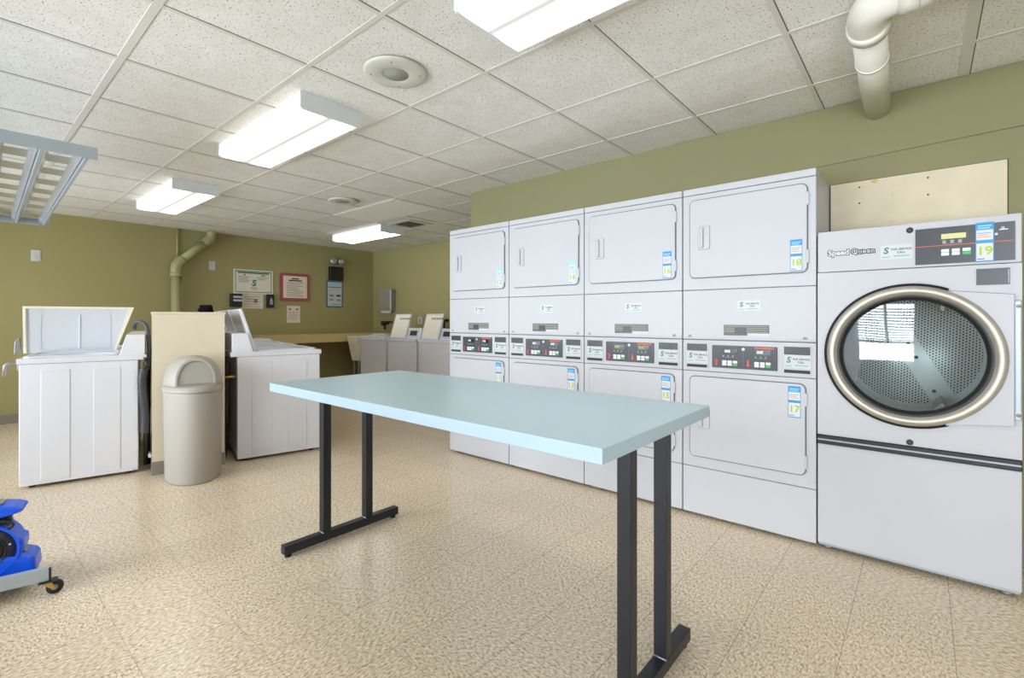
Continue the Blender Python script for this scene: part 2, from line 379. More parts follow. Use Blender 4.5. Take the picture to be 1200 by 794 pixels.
# window wall with openings; the far-end one is added to brighten the far wall
WIN = [(-7.3, -5.3, .35, 2.2), (-4.6, -2.8, .35, 2.2), (-2.4, -1.15, .35, 2.2), (-.88, -.02, .56, 1.62), (.8, 2.0, .35, 2.2)]
w = MB(); xs = XF
for a, b, z0, z1 in WIN:
    w.box((xs, YL - T, 0), (a, YL, CEIL + .008), 'pale'); w.box((a, YL - T, 0), (b, YL, z0), 'pale'); w.box((a, YL - T, z1), (b, YL, CEIL + .008), 'pale'); xs = b
w.box((xs, YL - T, 0), (XR, YL, CEIL + .008), 'pale')
struct(w.build('wall_left'))
for k, (a, b, z0, z1) in enumerate(WIN):
    f = MB(); t = .05
    f.box((a, YL - .09, z0), (a + t, YL - .03, z1), 'trim'); f.box((b - t, YL - .09, z0), (b, YL - .03, z1), 'trim')
    f.box((a, YL - .09, z0), (b, YL - .03, z0 + t), 'trim'); f.box((a, YL - .09, z1 - t), (b, YL - .03, z1), 'trim')
    if k != 3: f.box((a, YL - .085, (z0 + z1) / 2 - .02), (b, YL - .035, (z0 + z1) / 2 + .02), 'trim')
    o = struct(f.build('window_%d' % (k + 1)))
    MB().box((a + t, YL - .063, z0 + t), (b - t, YL - .057, z1 - t), 'pane').build('window_pane', o)
    MB().box((a - .03, YL - .02, z0 - .03), (b + .03, YL + .06, z0), 'trim', .006).build('window_sill', o)
# louvred shutter in the upper part of the window behind the camera (mirrored in the dryer door)
lv = MB(); a, b, z0, z1 = WIN[3]
for z in (.93, z1 - .045): lv.box((a + .001, YL - .028, z), (b - .001, YL + .012, z + .044), 'trim')
lv.box((a + .001, YL - .028, .93), (a + .045, YL + .012, z1 - .001), 'trim'); lv.box((b - .045, YL - .028, .93), (b - .001, YL + .012, z1 - .001), 'trim')
lv.box(((a + b) / 2 - .02, YL - .028, .93), ((a + b) / 2 + .02, YL + .012, z1 - .001), 'trim')
for k in range(12):
    z = .995 + k * .045
    lv.box((a + .045, -.018, -.002), (b - .045, .018, .002), 'trim', mat=Matrix.Translation((0, YL - .008, z)) @ Matrix.Rotation(.5, 4, 'X'))
struct(lv.build('trim_1'))
# baseboards
cv = lambda: [(0, 0), (.012, 0), (.006, .012), (.006, .1), (0, .102)]
struct(MB().box((XF, YL, 0), (XF + .007, YB, .105), 'cove', .002).build('baseboard_far'))
struct(MB().box((XF + .007, YB - .007, 0), (XC, YB, .105), 'cove', .002).build('baseboard_back'))
struct(MB().box((.33, YS - .007, 0), (XR, YS, .105), 'cove', .002).build('baseboard_dryers'))
# ceiling grid
g = MB(); z0, z1 = CEIL + .0055, CEIL + .009
X0, Y0, PX, PY = -2.915, .54, .6145, .612
for k in range(-8, 9):
    x = X0 + PX * k
    if not XF < x < XR: continue
    wd = .021 if k == 5 else .0115
    g.box((x - wd, YL, z0), (x + wd, YB if x < XC else YS, z1), 'tbar')
    g.box((x + wd, YL, CEIL + .0072), (x + wd + .0045, YB if x < XC else YS, z1), 'slot_shade')  # solid dark strip put in as the shadow line beside each bar
for k in range(-4, 8):
    y = Y0 + PY * k
    if not YL < y < YB: continue
    wd = .016 if k == 0 else .0115
    g.box((XF, y - wd, z0 - .0004), (XR if y < YS else XC, y + wd, z1), 'tbar')
    g.box((XF, y + wd, CEIL + .0074), (XR if y < YS else XC, y + wd + .002, z1), 'slot_shade')
struct(g.build('trim_2'))
# raised seam across the dryer wall
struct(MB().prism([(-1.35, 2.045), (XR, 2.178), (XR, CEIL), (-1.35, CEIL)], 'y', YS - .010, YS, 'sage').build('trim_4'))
# pale replacement tile
struct(MB().box((X0 - PX * 4 + .014, 2.988 + .014, CEIL + .001), (X0 - PX * 2 - .014, 3.60 - .014, CEIL + .007), 'newtile').build('ceiling_panel'))

# half wall between the washer rows (rotated with them)
RZ = -math.atan2(.221, .976)
PW = (-4.401, .999, 0)
o = struct(MB().box((-2.95, 0, .0), (0, .472, 1.21), 'cream').box((-2.96, -.006, 1.21), (.004, .478, 1.228), 'cream', .003).build('wall_half', loc=PW, rz=RZ))
struct(MB().box((-2.95, -.004, 0), (.005, .476, .1), 'cove', .002).build('baseboard_half', loc=PW, rz=RZ))

# ------------------------------------------------------------------ stacked dryers
DY = 2.9
def sticker(mb, x0, x1, z0, z1, y, num, faded=0):
    """the blue, white and lime number sticker"""
    h = z1 - z0; w = x1 - x0; m = 'skyblue' if not faded else 'skypale'
    mb.plate(x0, x1, z0, z1, y - .0006, y, m)
    mb.plate(x0 + w * .05, x1 - w * .05, z0 + h * .555, z1 - h * .19, y - .001, y - .0006, 'white')
    mb.plate(x0 + w * .05, x1 - w * .05, z0 + h * .03, z0 + h * .47, y - .001, y - .0006, 'white')
    for k in range(3):
        mb.plate(x0 + w * .12, x1 - w * (.15 + .12 * (k % 2)), z0 + h * (.72 - .05 * k), z0 + h * (.735 - .05 * k), y - .0013, y - .001, 'orange' if k else 'skyblue')
    for k in range(2):
        mb.plate(x0 + w * .12, x1 - w * (.12 + .1 * k), z0 + h * (.90 - .055 * k), z0 + h * (.925 - .055 * k), y - .0012, y - .0006, 'skypale')
    mb.text(num, (x0 + x1) / 2, z0 + h * .27, y - .0012, h * .30, 'lime', off=h * .006, thick=.0004)
    mb.plate(x0 + w * .1, x0 + w * .5, z0 + h * .06, z0 + h * .085, y - .0013, y - .001, 'blueink')

def service_label(mb, x0, x1, z0, z1, y):
    w, h = x1 - x0, z1 - z0
    mb.plate(x0, x1, z0, z1, y - .0006, y, 'label')
    mb.text('S', x0 + w * .17, z0 + h * .6, y - .0009, h * .62, 'teal', off=h * .022, thick=.0003, shear=.15)
    mb.plate(x0 + w * .04, x0 + w * .30, z0 + h * .12, z0 + h * .19, y - .0009, y - .0006, 'tealpale')
    mb.text('FOR SERVICE', x0 + w * .66, z0 + h * .68, y - .0009, h * .2, 'ink', off=h * .004, thick=.0003)
    mb.text('CALL', x0 + w * .66, z0 + h * .45, y - .0009, h * .2, 'ink', off=h * .004, thick=.0003)
    mb.plate(x0 + w * .42, x1 - w * .08, z0 + h * .16, z0 + h * .25, y - .0009, y - .0006, 'tealpale')

def dryer_door(root, x0, x1, z0, z1, y, hx0, hx1, hz0, hz1, num, st, bumps, faded):
    """door with gasket, recessed handle, two hinge lugs and its number sticker; everything in stack coordinates"""
    d = MB().plate(x0, x1, z0, z1, y - .013, y - .002, 'enamel', .028, .004).build('door', root)
    MB().ring(rrect(x0 - .0045, x1 + .0045, z0 - .0045, z1 + .0045, .0325), rrect(x0 + .004, x1 - .004, z0 + .004, z1 - .004, .024), y - .0045, y - .0005, 'seam_and_shade').build('gasket', d)
    yy = y - .013
    hb = MB(); hb.ring(rrect(hx0, hx1, hz0, hz1, .012), rrect(hx0 + .006, hx1 - .006, hz0 + .006, hz1 - .006, .008), yy - .004, yy, 'enamel')
    hb.prism([(hx0 + .006, yy - .004), (hx0 + .022, yy - .011), (hx0 + .030, yy - .009), (hx0 + .031, yy - .0005), (hx0 + .006, yy - .0005)], 'z', hz0 + .012, hz1 - .012, 'enamel')
    hb.prism([(hx0 + .031, yy - .0006), (hx0 + .031, yy - .0002), (hx1 - .006, yy - .0002), (hx1 - .006, yy - .004)], 'z', hz0 + .006, hz1 - .006, 'pocket').ring(rrect(hx0 - .0015, hx1 + .0015, hz0 - .0015, hz1 + .0015, .013), rrect(hx0, hx1, hz0, hz1, .012), yy - .0012, yy, 'seam_and_shade')
    hb.plate(hx0 + .030, hx0 + .033, hz0 + .012, hz1 - .012, yy - .0016, yy - .0004, 'seam_and_shade')  # dark strip painted in as the shadow line of the grip
    hb.build('door_handle', d)
    for zb in bumps:
        MB().plate(x1 - .004, x1 + .009, zb - .034, zb + .034, y - .012, y - .001, 'enamel', .006, .002).build('hinge', d)
    s = MB(); sticker(s, *st, yy, num, faded); s.build('number_sticker', d)

def make_stack(X, label, nums, faded):
    t = thing('stacked_dryer', label, 'dryer', (X, DY, 0), 0, 'stacked clothes dryers along the wall')
    W = .6965; g = .003; x0, x1 = g, W - g   # local: front plane y=0, depth to +y
    MB().box((x0 + .001, .014, .034), (x1 - .001, YS - DY - .006, 1.951), 'enamel', .003).box((x0 + .002, .0125, .034), (x1 - .002, .0145, 1.948), 'seam_and_shade').build('cabinet', t)  # grey front sheet stands in for the shade in the panel gaps
    def panel(name, z0, z1, bev=.004, y0=0): return MB().box((x0, y0, z0), (x1, .016, z1), 'enamel', bev).build(name, t)
    panel('top_panel', 1.9145, 1.953); panel('upper_front_panel', 1.3475, 1.9115); sp = panel('service_panel', 1.054, 1.3445)
    panel('control_surround', .8675, 1.0505); panel('lower_front_panel', .2965, .8645); panel('base_panel', .019, .2935)
    for fx in (.06, W - .06):
        for fy in (.05, .40): MB().lathe([(0, 0), (.02, 0), (.02, .012), (.009, .016), (.009, .036)], 'greymetal', 'z', (fx, fy, 0), 14).build('foot', t)
    lip = MB().box((x0 + .004, -.006, 1.056), (x1 - .004, .002, 1.066), 'enamel', .002).build('lip', sp)
    for xs_ in (.045, .645): MB().lathe([(0, -.004), (.008, -.003), (.011, .0)], 'greymetal', 'y', (xs_, 0, 1.07), 12).build('latch_screw', sp)
    dryer_door(t, .048, .654, 1.419, 1.878, 0, .097, .165, 1.583, 1.722, nums[0], (.578, .634, 1.424, 1.591), (1.80, 1.50), faded)
    dryer_door(t, .048, .646, .362, .834, 0, .092, .164, .532, .655, nums[1], (.568, .627, .657, .822), (.755, .43), 0)
    lb = MB(); service_label(lb, .313, .431, 1.22, 1.278, 0); lb.build('service_label', t)
    rp = MB(); rp.plate(.24, .476, 1.081, 1.141, -.001, 0, 'plate'); rp.plate(.30, .36, 1.09, 1.125, -.0014, -.001, 'dark'); rp.plate(.366, .476, 1.081, 1.095, -.0016, -.001, 'label')
    for k in range(4): rp.plate(.245, .47, 1.1 + k * .0105, 1.1032 + k * .0105, -.0013, -.001, 'plate2')
    rp.build('rating_plate', t)
    # payment plates
    for a, b in ((.029, .147), (.548, .668)):
        p = MB(); p.plate(a - .008, b + .008, .876, 1.036, -.003, .001, 'enamel', .006, .001)
        p.plate(a, b, .986, 1.028, -.0045, -.003, 'dark'); service_label(p, a, b, .916, .984, -.003); p.plate(a, b, .889, .906, -.0045, -.003, 'ink'); p.build('payment_plate', t)
    c = MB().plate(.176, .516, .894, 1.0225, -.006, .001, 'dark', .004, .001).build('control_panel', t)
    for x in (.176, .346):
        ds = MB().plate(x + .063, x + .138, .976, 1.004, -.0072, -.006, 'blackglass')
        ds.text('888', x + .085, .990, -.0075, .022, 'lime' if nums[0] == '16' else 'key', off=.0004, thick=.0003); ds.build('display', c)
        ic = MB()
        for q in range(3): ic.plate(x + .06 + .026 * q, x + .066 + .026 * q, .958, .968, -.0066, -.006, 'keygrey')
        ic.plate(x + .06, x + .118, .9555, .9565, -.0065, -.006, 'keygrey').build('icon_print', c)
        for q in range(3):
            k = MB().plate(x + .057 + .029 * q, x + .080 + .029 * q, .924, .9375, -.009, -.006, 'key', .002)
            k.plate(x + .057 + .029 * q, x + .080 + .029 * q, .909, .9225, -.009, -.006, 'green' if q == 2 else 'key', .002); k.build('button', c)
        up = x < .2; cx = x + .024
        ar = [(cx, .947), (cx + .011, .934), (cx + .005, .934), (cx + .005, .908), (cx - .005, .908), (cx - .005, .934), (cx - .011, .934)]
        if not up: ar = [(p, 1.853 - q) for p, q in ar][::-1]
        MB().prism(ar, 'y', -.0068, -.006, 'red' if up else 'orange').build('arrow', c)
    MB().plate(.405, .500, 1.009, 1.018, -.0068, -.006, 'orange').build('warning_strip', c)
    MB().lathe([(0, -.011), (.007, -.010), (.009, -.006)], 'key', 'y', (.346, 0, 1.004), 14).plate(.3445, .3455, .905, .99, -.0066, -.006, 'keygrey').build('lock_button', c)
    return t
LB = ['white stacked dryer farthest from the big dryer, at the free end of the row',
      'white stacked dryer, second from the free end of the row, behind the blue table',
      'white stacked dryer third from the free end, its upper door stickered 16',
      'white stacked dryer touching the big round-door dryer, stickers 18 and 17']
for k in range(4):
    make_stack(-3.202 + .6968 * k, LB[k], [('12', '11'), ('14', '13'), ('16', '15'), ('18', '17')][k], k < 2)

# ------------------------------------------------------------------ big tumble dryer
bx0, bx1 = -.4115, .3135
t = thing('tumble_dryer', 'large white single dryer with a round steel-rimmed glass door, sticker 19', 'dryer', (0, DY, 0))
cb = MB(); D1 = YS - DY - .016
cb.box((bx0 + .002, .02, .03), (bx0 + .03, D1, 1.612), 'enamel'); cb.box((bx1 - .03, .02, .03), (bx1 - .002, D1, 1.612), 'enamel'); cb.box((bx0 + .002, .02, 1.45), (bx1 - .002, D1, 1.614), 'enamel', .003)
cb.box((bx0 + .03, D1 - .02, .03), (bx1 - .03, D1, 1.45), 'enamel'); cb.box((bx0 + .03, .02, .03), (bx1 - .03, D1, .55), 'enamel')
cb.build('cabinet', t)
hd = MB().box((bx0, 0, 1.4115), (bx1, .021, 1.617), 'enamel', .005).build('header_panel', t)
# front panel with round opening
RC = (-.047, 1.0045); R0 = .29
ang = sorted({2 * PI * k / 72 for k in range(72)} | {math.atan2(z - RC[1], x - RC[0]) % (2 * PI) for x in (bx0, bx1) for z in (.587, 1.4085)})
def rectpt(a):
    c, s_ = math.cos(a), math.sin(a); ts = []
    if c > 1e-9: ts.append((bx1 - RC[0]) / c)
    if c < -1e-9: ts.append((bx0 - RC[0]) / c)
    if s_ > 1e-9: ts.append((1.4085 - RC[1]) / s_)
    if s_ < -1e-9: ts.append((.587 - RC[1]) / s_)
    q = min(ts); return (RC[0] + c * q, RC[1] + s_ * q)
MB().ring([rectpt(a) for a in ang], [(RC[0] + R0 * math.cos(a), RC[1] + R0 * math.sin(a)) for a in ang], 0, .02, 'enamel').build('front_panel', t)
MB().box((bx0, -.012, .541), (bx1, .02, .585), 'black', .004).box((bx0 + .002, -.014, .560), (bx1 - .002, -.008, .568), 'alu', .002).build('pull_strip', t)
MB().box((bx0, 0, .034), (bx1, .021, .5395), 'enamel', .004).build('lower_panel', t)
MB().box((bx0 + .004, .006, .024), (bx1 - .004, .03, .033), 'alu').build('kick_rail', t)
for x in (bx0 + .04, bx1 - .04):
    for y in (.05, .40): MB().lathe([(0, 0), (.022, 0), (.022, .012), (.01, .016), (.01, .032)], 'greymetal', 'z', (x, y, 0), 16).build('foot', t)
for n_, z in (('lock', 1.586), ('lock', .603)):
    MB().lathe([(0, -.008), (.011, -.007), (.0135, 0)], 'dark', 'y', (-.047, 0, z), 20).build(n_, hd if z > 1 else t)
# header: control panel, logo, label
cp = MB().plate(-.027, .293, 1.4225, 1.585, -.004, .001, 'dark', .002).build('control_panel', hd)
# logo wordmark
lg = MB(); lg.text('Speed', -.279, 1.505, -.0004, .036, 'ink', 'RIGHT', .0042, .0004); lg.text('Speed', -.279, 1.505, -.0012, .036, 'white', 'RIGHT', .0012, .0003)
lg.text('Queen', -.271, 1.506, -.0004, .034, 'dark', 'LEFT', .0042, .0004); lg.text('Queen', -.271, 1.506, -.0012, .034, 'label', 'LEFT', .0, .0003); lg.build('wordmark_lettering', hd)
sl = MB(); service_label(sl, -.155, -.038, 1.458, 1.523, 0); sl.build('service_label', hd)
st = MB(); sticker(st, .173, .230, 1.421, 1.590, -.0045, '19'); st.build('number_sticker', hd)
MB().plate(.062, .143, 1.532, 1.5545, -.0052, -.004, 'lcd').build('display', hd)
MB().plate(-.024, .288, 1.5025, 1.5055, -.0048, -.004, 'orange').build('accent_line', hd)
for k in range(3):
    bt = MB().plate(.062 + .035 * k, .088 + .035 * k, 1.473, 1.486, -.007, -.004, 'key', .002)
    bt.plate(.062 + .035 * k, .088 + .035 * k, 1.458, 1.471, -.007, -.004, 'green' if k == 2 else 'key', .002); bt.build('button', hd)
ic = MB()
for k in range(3): ic.plate(.066 + .026 * k, .078 + .026 * k, 1.512, 1.526, -.0046, -.004, 'keygrey')
ic.plate(.066, .130, .5095 + 1.0, 1.5105, -.0045, -.004, 'keygrey').build('icon_print', hd)
MB().plate(.246, .272, 1.552, 1.556, -.0046, -.004, 'key').plate(.252, .262, 1.556, 1.566, -.0046, -.004, 'tealpale').build('emblem_print', hd)
MB().lathe([(0, -.008), (.004, -.007), (.0055, -.004)], 'key', 'y', (.237, 0, 1.536), 12).build('button', hd)
# coin plate under the header
cpl = MB().plate(.176, .278, 1.321, 1.391, -.004, .001, 'dark', .002).plate(.271, .276, 1.325, 1.385, -.007, -.004, 'keygrey').build('coin_plate', t)
# door: flange, steel ring, gasket, glass
dr = MB()
fl = [(RC[0] + .318 * math.cos(a), RC[1] + .318 * math.sin(a)) for a in [(-66 + 132 * k / 40) * PI / 180 for k in range(41)]]
inn = [(RC[0] + .285 * math.cos(a), RC[1] + .285 * math.sin(a)) for a in [(-66 + 132 * k / 40) * PI / 180 for k in range(41)]]
out = [(.078, .701), (.16, .716), (.289, .727), (.289, 1.277), (.16, 1.291), (.078, 1.3)]
dr.prism(out + inn[::-1], 'y', -.016, -.002, 'enamel', .0)
edg = [(.075, .6985), (.16, .713), (.291, .7245), (.291, 1.2795), (.16, 1.294), (.075, 1.303)]
dr.prism(edg + inn[::-1], 'y', -.004, -.0005, 'seam_and_shade')
door = dr.build('door', t)
prof = [(.322, -.001), (.322, -.020), (.316, -.030), (.304, -.036), (.296, -.036), (.288, -.030), (.284, -.022), (.278, -.018)]
MB().lathe(prof, 'ringsteel', 'y', (RC[0], 0, RC[1]), 96).build('door_ring', door)
MB().lathe([(.333, .0), (.334, -.012), (.321, -.014)], 'black', 'y', (RC[0], 0, RC[1]), 96, a0=math.radians(66), a1=math.radians(294)).build('ring_seal', door)
MB().lathe([(.280, -.020), (.272, -.022), (.266, -.014), (.258, -.006), (.256, .010)], 'black', 'y', (RC[0], 0, RC[1]), 96).build('gasket', door)
MB().lathe([(0, -.002), (.12, -.001), (.257, .002)], 'doorglass', 'y', (RC[0], 0, RC[1]), 72).build('door_glass', door)
MB().box((.290, -.02, .752), (.311, -.002, 1.252), 'alu', .004).build('hinge', door)
for z in (.775, 1.228): MB().lathe([(0, -.024), (.006, -.023), (.008, -.019)], 'greymetal', 'y', (.301, 0, z), 12).build('hinge_screw', door)
# slate crescent behind the glass on the latch side
bl = [(RC[0] - .262 * math.cos(a), RC[1] + .262 * math.sin(a)) for a in [(-34 + 68 * k / 16) * PI / 180 for k in range(17)]]
wv = [(RC[0] - .180 + .018 * math.sin(k / 8 * 5), RC[1] + .135 - .27 * k / 8) for k in range(9)]
MB().prism(bl[::-1][::-1] + wv, 'y', .012, .018, 'slate').build('slate_crescent', door)
# drum
MB().lathe([(.29, .021), (.29, .40), (.288, .402)], 'perf', 'y', (RC[0], 0, RC[1]), 72).build('drum', t)
MB().lathe([(0, 0), (.289, 0), (.289, -.004)], 'perf', 'y', (0, 0, 0), 72).build('drum_plate', t, loc=(RC[0], .395, RC[1]))
for ax, az in ((-.012, .04), (.02, -.03), (.09, -.2)): MB().lathe([(0, -.006), (.008, -.005), (.0085, 0)], 'black', 'y', (RC[0] + ax, .39, RC[1] + az), 12).build('drum_bolt', t)
MB().prism([(-.02, 0), (.02, 0), (.010, .042), (-.006, .048)], 'y', .10, .385, 'greymetal', .004, mat=Matrix.Translation((RC[0] + .10, 0, RC[1] - .265)) @ Matrix.Rotation(.4, 4, 'Y')).build('drum_fin', t)
MB().prism([(-.02, 0), (.02, 0), (.010, .042), (-.006, .048)], 'y', .10, .385, 'greymetal', .004, mat=Matrix.Translation((RC[0] + .13, 0, RC[1] + .25)) @ Matrix.Rotation(math.radians(200), 4, 'Y')).build('drum_fin', t)

# bare wallboard patch above it
pt = MB().plate(-.4115, .313, 1.30, 1.954, YS - .012, YS - .0005, 'gyp')
pt.ring(rrect(-.4175, .3175, 1.295, 1.9585, 0), rrect(-.4115, .313, 1.30, 1.954, 0), YS - .0035, YS - .0004, 'gapdark')
for x in (-.275, .02):
    for z in (1.92, 1.83): pt.lathe([(0, -.0135), (.0045, -.013), (.005, -.012)], 'gapdark', 'y', (x, YS, z), 8)
pt.prism([(-.225, 1.945), (-.20, 1.953), (-.19, 1.945), (-.205, 1.93)], 'y', YS - .0128, YS - .012, 'brass')
for k in range(5): pt.plate(-.128, -.126, 1.70 + k * .05, 1.715 + k * .05, YS - .0124, YS - .012, 'keygrey')
tag(pt.build('wall_mounted_board'), 'bare tan wallboard patch screwed to the wall above the big dryer', 'wall patch')

# ------------------------------------------------------------------ blue table
t = thing('folding_table', 'long pale blue work table on black steel T-shaped legs', 'table', (-1.51, 1.408, 0))
hx, hy, tz = .922, .383, .862
MB().box((-hx, -hy, tz - .040), (hx, hy, tz - .0012), 'tableedge', .002).box((-hx + .0005, -hy + .0005, tz - .002), (hx - .0005, hy - .0005, tz), 'tableblue', .0008).build('tabletop', t)
for sx in (-1, 1):
    X = -.885 if sx < 0 else .850
    fr = MB().box((X - .022, -.335, .016), (X + .022, .335, .06), 'steel', .003).build('foot_rail', t)
    for y in (-.31, .31): MB().lathe([(0, 0), (.016, 0), (.016, .008), (.008, .01), (.008, .018)], 'rubber', 'z', (X, y, 0), 14).build('glide', fr)
    MB().box((X - .03, -.34, tz - .046), (X + .03, .34, tz - .040), 'steel', .001).build('mounting_rail', t)
    for y in (-.114, .138):
        lg = MB().box((X - .022, y - .022, .06), (X + .022, y + .022, tz - .044), 'steel', .003).build('leg', t)
        MB().tube([(X - .023, y - .023, .061), (X + .023, y - .023, .061)], .003, 'weld', 6).build('weld_bead', lg)
# ------------------------------------------------------------------ top-loading washers
WW, WD = .685, .652
def make_washer(label, lid='open', loc=(0, 0, 0), rz=0, group=None, H=.90, coff=0, paper=False):
    """local: width x in [-WW,0], back y=0, front y=WD; console along the back"""
    t = thing('washing_machine', label, 'washer', loc, rz, group)
    c = MB(); c.box((-WW, .004, .022), (0, WD, H - .038), 'washwhite', .008, 3)
    for xs_, sg in ((0, 1), (-WW, -1)):
        for ya, yb in ((.11, .264), (.39, .543)):
            c.box((xs_ - .004, ya, .05), (xs_ + .004, yb, H - .085), 'washwhite', .0035, 2)
        c.box((xs_ - .003, .03, .024), (xs_ + .003, WD - .02, .042), 'washwhite', .0025, 2)
    c.build('cabinet', t)
    for x in (-.06, -WW + .06):
        for y in (.06, WD - .06): MB().lathe([(0, 0), (.02, 0), (.02, .01), (.008, .012), (.008, .024)], 'rubber', 'z', (x, y, 0), 12).build('foot', t)
    cx, cy = -WW / 2, .36
    n = 64; outer = []
    x0, x1, y0, y1 = -WW - .001, .001, -.045, WD + .012
    ang = sorted({2 * PI * k / n for k in range(n)} | {math.atan2(y - cy, x - cx) % (2 * PI) for x in (x0, x1) for y in (y0, y1)})
    def rp(a):
        q = []; C_, S_ = math.cos(a), math.sin(a)
        if C_ > 1e-9: q.append((x1 - cx) / C_)
        if C_ < -1e-9: q.append((x0 - cx) / C_)
        if S_ > 1e-9: q.append((y1 - cy) / S_)
        if S_ < -1e-9: q.append((y0 - cy) / S_)
        return (cx + C_ * min(q), cy + S_ * min(q))
    d = MB(); d.ring([rp(a) for a in ang], [(cx + .2 * math.cos(a), cy + .2 * math.sin(a)) for a in ang], H - .036, H, 'washwhite', 'z')
    # raised lip round the lid well
    if coff: d.box((cx - .21, cy - .21, H - .03), (cx + .21, cy + .21, H - .001), 'washwhite')
    else: d.ring(rrect(-WW + .05, -.05, .135, WD - .01, .04), rrect(-WW + .062, -.062, .147, WD - .022, .03), H - .001, H + .012, 'washwhite', 'z')
    dk = d.build('deck', t)
    if not coff: MB().lathe([(.2, H - .012), (.198, H - .10), (.195, H - .4), (.03, H - .42), (.028, H - .15), (0, H - .14)], 'basket', 'z', (cx, cy, 0), 48).build('tub', dk)
    # console: sloped box
    if coff and lid == 'closed':
        MB().box((-WW + .04, .06, H + .002), (-.04, WD - .002, H + .022), 'washwhite', .008, 3).build('lid', t); return t
    k = MB().prism([(coff - .035, H - .001), (coff + .12, H - .001), (coff + .076, H + .155), (coff - .035, H + .155)], 'x', -WW, 0, 'washwhite', .004).build('console', t)
    nrm = Vector((0, .155, .044)).normalized()
    Mx = Matrix.Translation((0, coff + .098, H + .077)) @ Matrix.Rotation(math.atan2(.044, .155), 4, 'X')   # plane facing +y
    def face(x0_, x1_, z0_, z1_, m, th=.002): return MB().box((x0_, 0, z0_), (x1_, th, z1_), m, mat=Mx)
    face(-WW + .06, -.06, -.055, .055, 'label').build('control_overlay', k)
    face(-WW + .36, -.18, -.03, .04, 'blackglass', .004).build('display', k)
    for q in range(3): face(-.16 + .034 * q, -.135 + .034 * q, -.02, .01, 'key', .005).build('button', k)
    face(-WW + .09, -WW + .25, -.03, .04, 'dark', .004).build('payment_plate', k)
    # lid
    if lid == 'open':      # hinged at the back and leaning on the console
        L = .375; Ml = Matrix.Translation((0, coff + .152, H + .004)) @ Matrix.Rotation(math.radians(17.5), 4, 'X')
        xa, xb = (-WW + .035, -.035) if not coff else (-.385, -.012)
        l = MB().box((xa, -.026, 0), (xb, 0, L), 'washwhite', .006, 3, mat=Ml)
        l.box((xa + .02, 0, .02), (xb - .02, .003, L - .02), 'cream_rim', .002, mat=Ml); l = l.build('lid', t)
        if paper:
            pp = MB()
            for q in range(5): pp.box((-.39 + .05 * q, .0005, L - .088), (-.355 + .05 * q, .0042, L - .062), 'greyink', mat=Ml)
            pp.build('notice_lettering', l)
    elif lid == 'closed':
        MB().box((-WW + .04, .14, H + .002), (-.04, WD - .002, H + .022), 'washwhite', .008, 3).build('lid', t)
    return t
YROW = WD
# row on the far side of the half wall: faces the dryers
WR = Vector((-4.269, 1.541)); rdir = Vector((-.9753, .2208)); sdir = Vector((.2208, .9753))
WLB = ['white washing machine nearest the grey bin, lid up and flat ribbed side showing',
       'white lid-up washing machine second from the grey bin in the row behind the half wall',
       'white lid-up washing machine third from the grey bin in the row behind the half wall',
       'white washing machine at the counter end of the row behind the half wall']
for k in range(4):
    p = WR + rdir * (.70 * k)
    make_washer(WLB[k], 'open' if k < 3 else 'closed', (p.x, p.y, 0), RZ, 'top-loading washing machines')
# row this side of the half wall: faces the windows
WL = Vector((-4.559, .955))
def left_washer(k, label, lid):
    p = WL + rdir * (.70 * k + WW)
    return make_washer(label, lid, (p.x, p.y, 0), RZ + PI, 'top-loading washing machines')
lw = left_washer(0, 'white washing machine by the blue blower with its large ribbed lid standing upright', 'none')
# its upright side-hinged lid (local x -WW is the side near the camera here, x=0 the far side)
ls = MB(); Hh = .905
o4 = [(.70, Hh), (.145, Hh), (.055, 1.272), (.735, 1.272)]
o4 = [(.725, Hh), (.165, Hh), (.045, 1.274), (.730, 1.274)]
ls.prism(o4, 'x', -.034, -.014, 'enamel_in', .004)
i4 = [(.700, Hh + .012), (.192, Hh + .012), (.085, 1.25), (.706, 1.25)]
b0 = ls
i4 = [(.708, Hh + .002), (.182, Hh + .002), (.083, 1.256), (.713, 1.256)]
ls.ring([o4[k] for k in range(4)], [i4[k] for k in range(4)], -.050, -.034, 'cream_rim', 'x')
ls.ring(rrect(.20, .63, .93, 1.215, .03), rrect(.204, .626, .934, 1.211, .027), -.037, -.034, 'enamel_in', 'x')
ls.box((-.040, .392, .935), (-.034, .406, 1.21), 'washwhite', .002)
ls.build('lid', lw)
# control arm on its front corner
ar = MB(); ar.box((-.42, WD + .002, .80), (-.36, WD + .05, .86), 'greymetal', .004); ar.tube([(-.39, WD + .04, .85), (-.39, WD + .10, .852), (-.39, WD + .115, .84), (-.39, WD + .12, .76)], .011, 'greymetal', 8)
ar.build('coin_slide', lw)
MB().prism([(.738, .90), (.775, .90), (.772, 1.0), (.742, 1.03)], 'x', -.06, -.02, 'greymetal', .004).build('lid_arm', lw)
left_washer(1, 'white washing machine hidden behind the one with the upright lid', 'closed')
# back row under the towel dispenser: faces the window wall
BYF = 4.28
BLB = ['white closed washing machine in the back corner, beside the end of the counter', 'white lid-up washing machine in the middle of the back row', 'white lid-up washing machine of the back row next to the stacked dryers']
for k in range(3):
    x = [-6.87, -6.135, -5.41][k]
    make_washer(BLB[k], ['closed', 'open', 'open'][k], (x + .0, BYF + WD + .03, 0), PI, 'top-loading washing machines', .885, coff=.47, paper=k > 0)

# ------------------------------------------------------------------ waste bin
t = thing('waste_bin', 'tall warm grey half-round waste bin with a domed swing lid', 'bin', (PW[0], PW[1], 0), RZ)
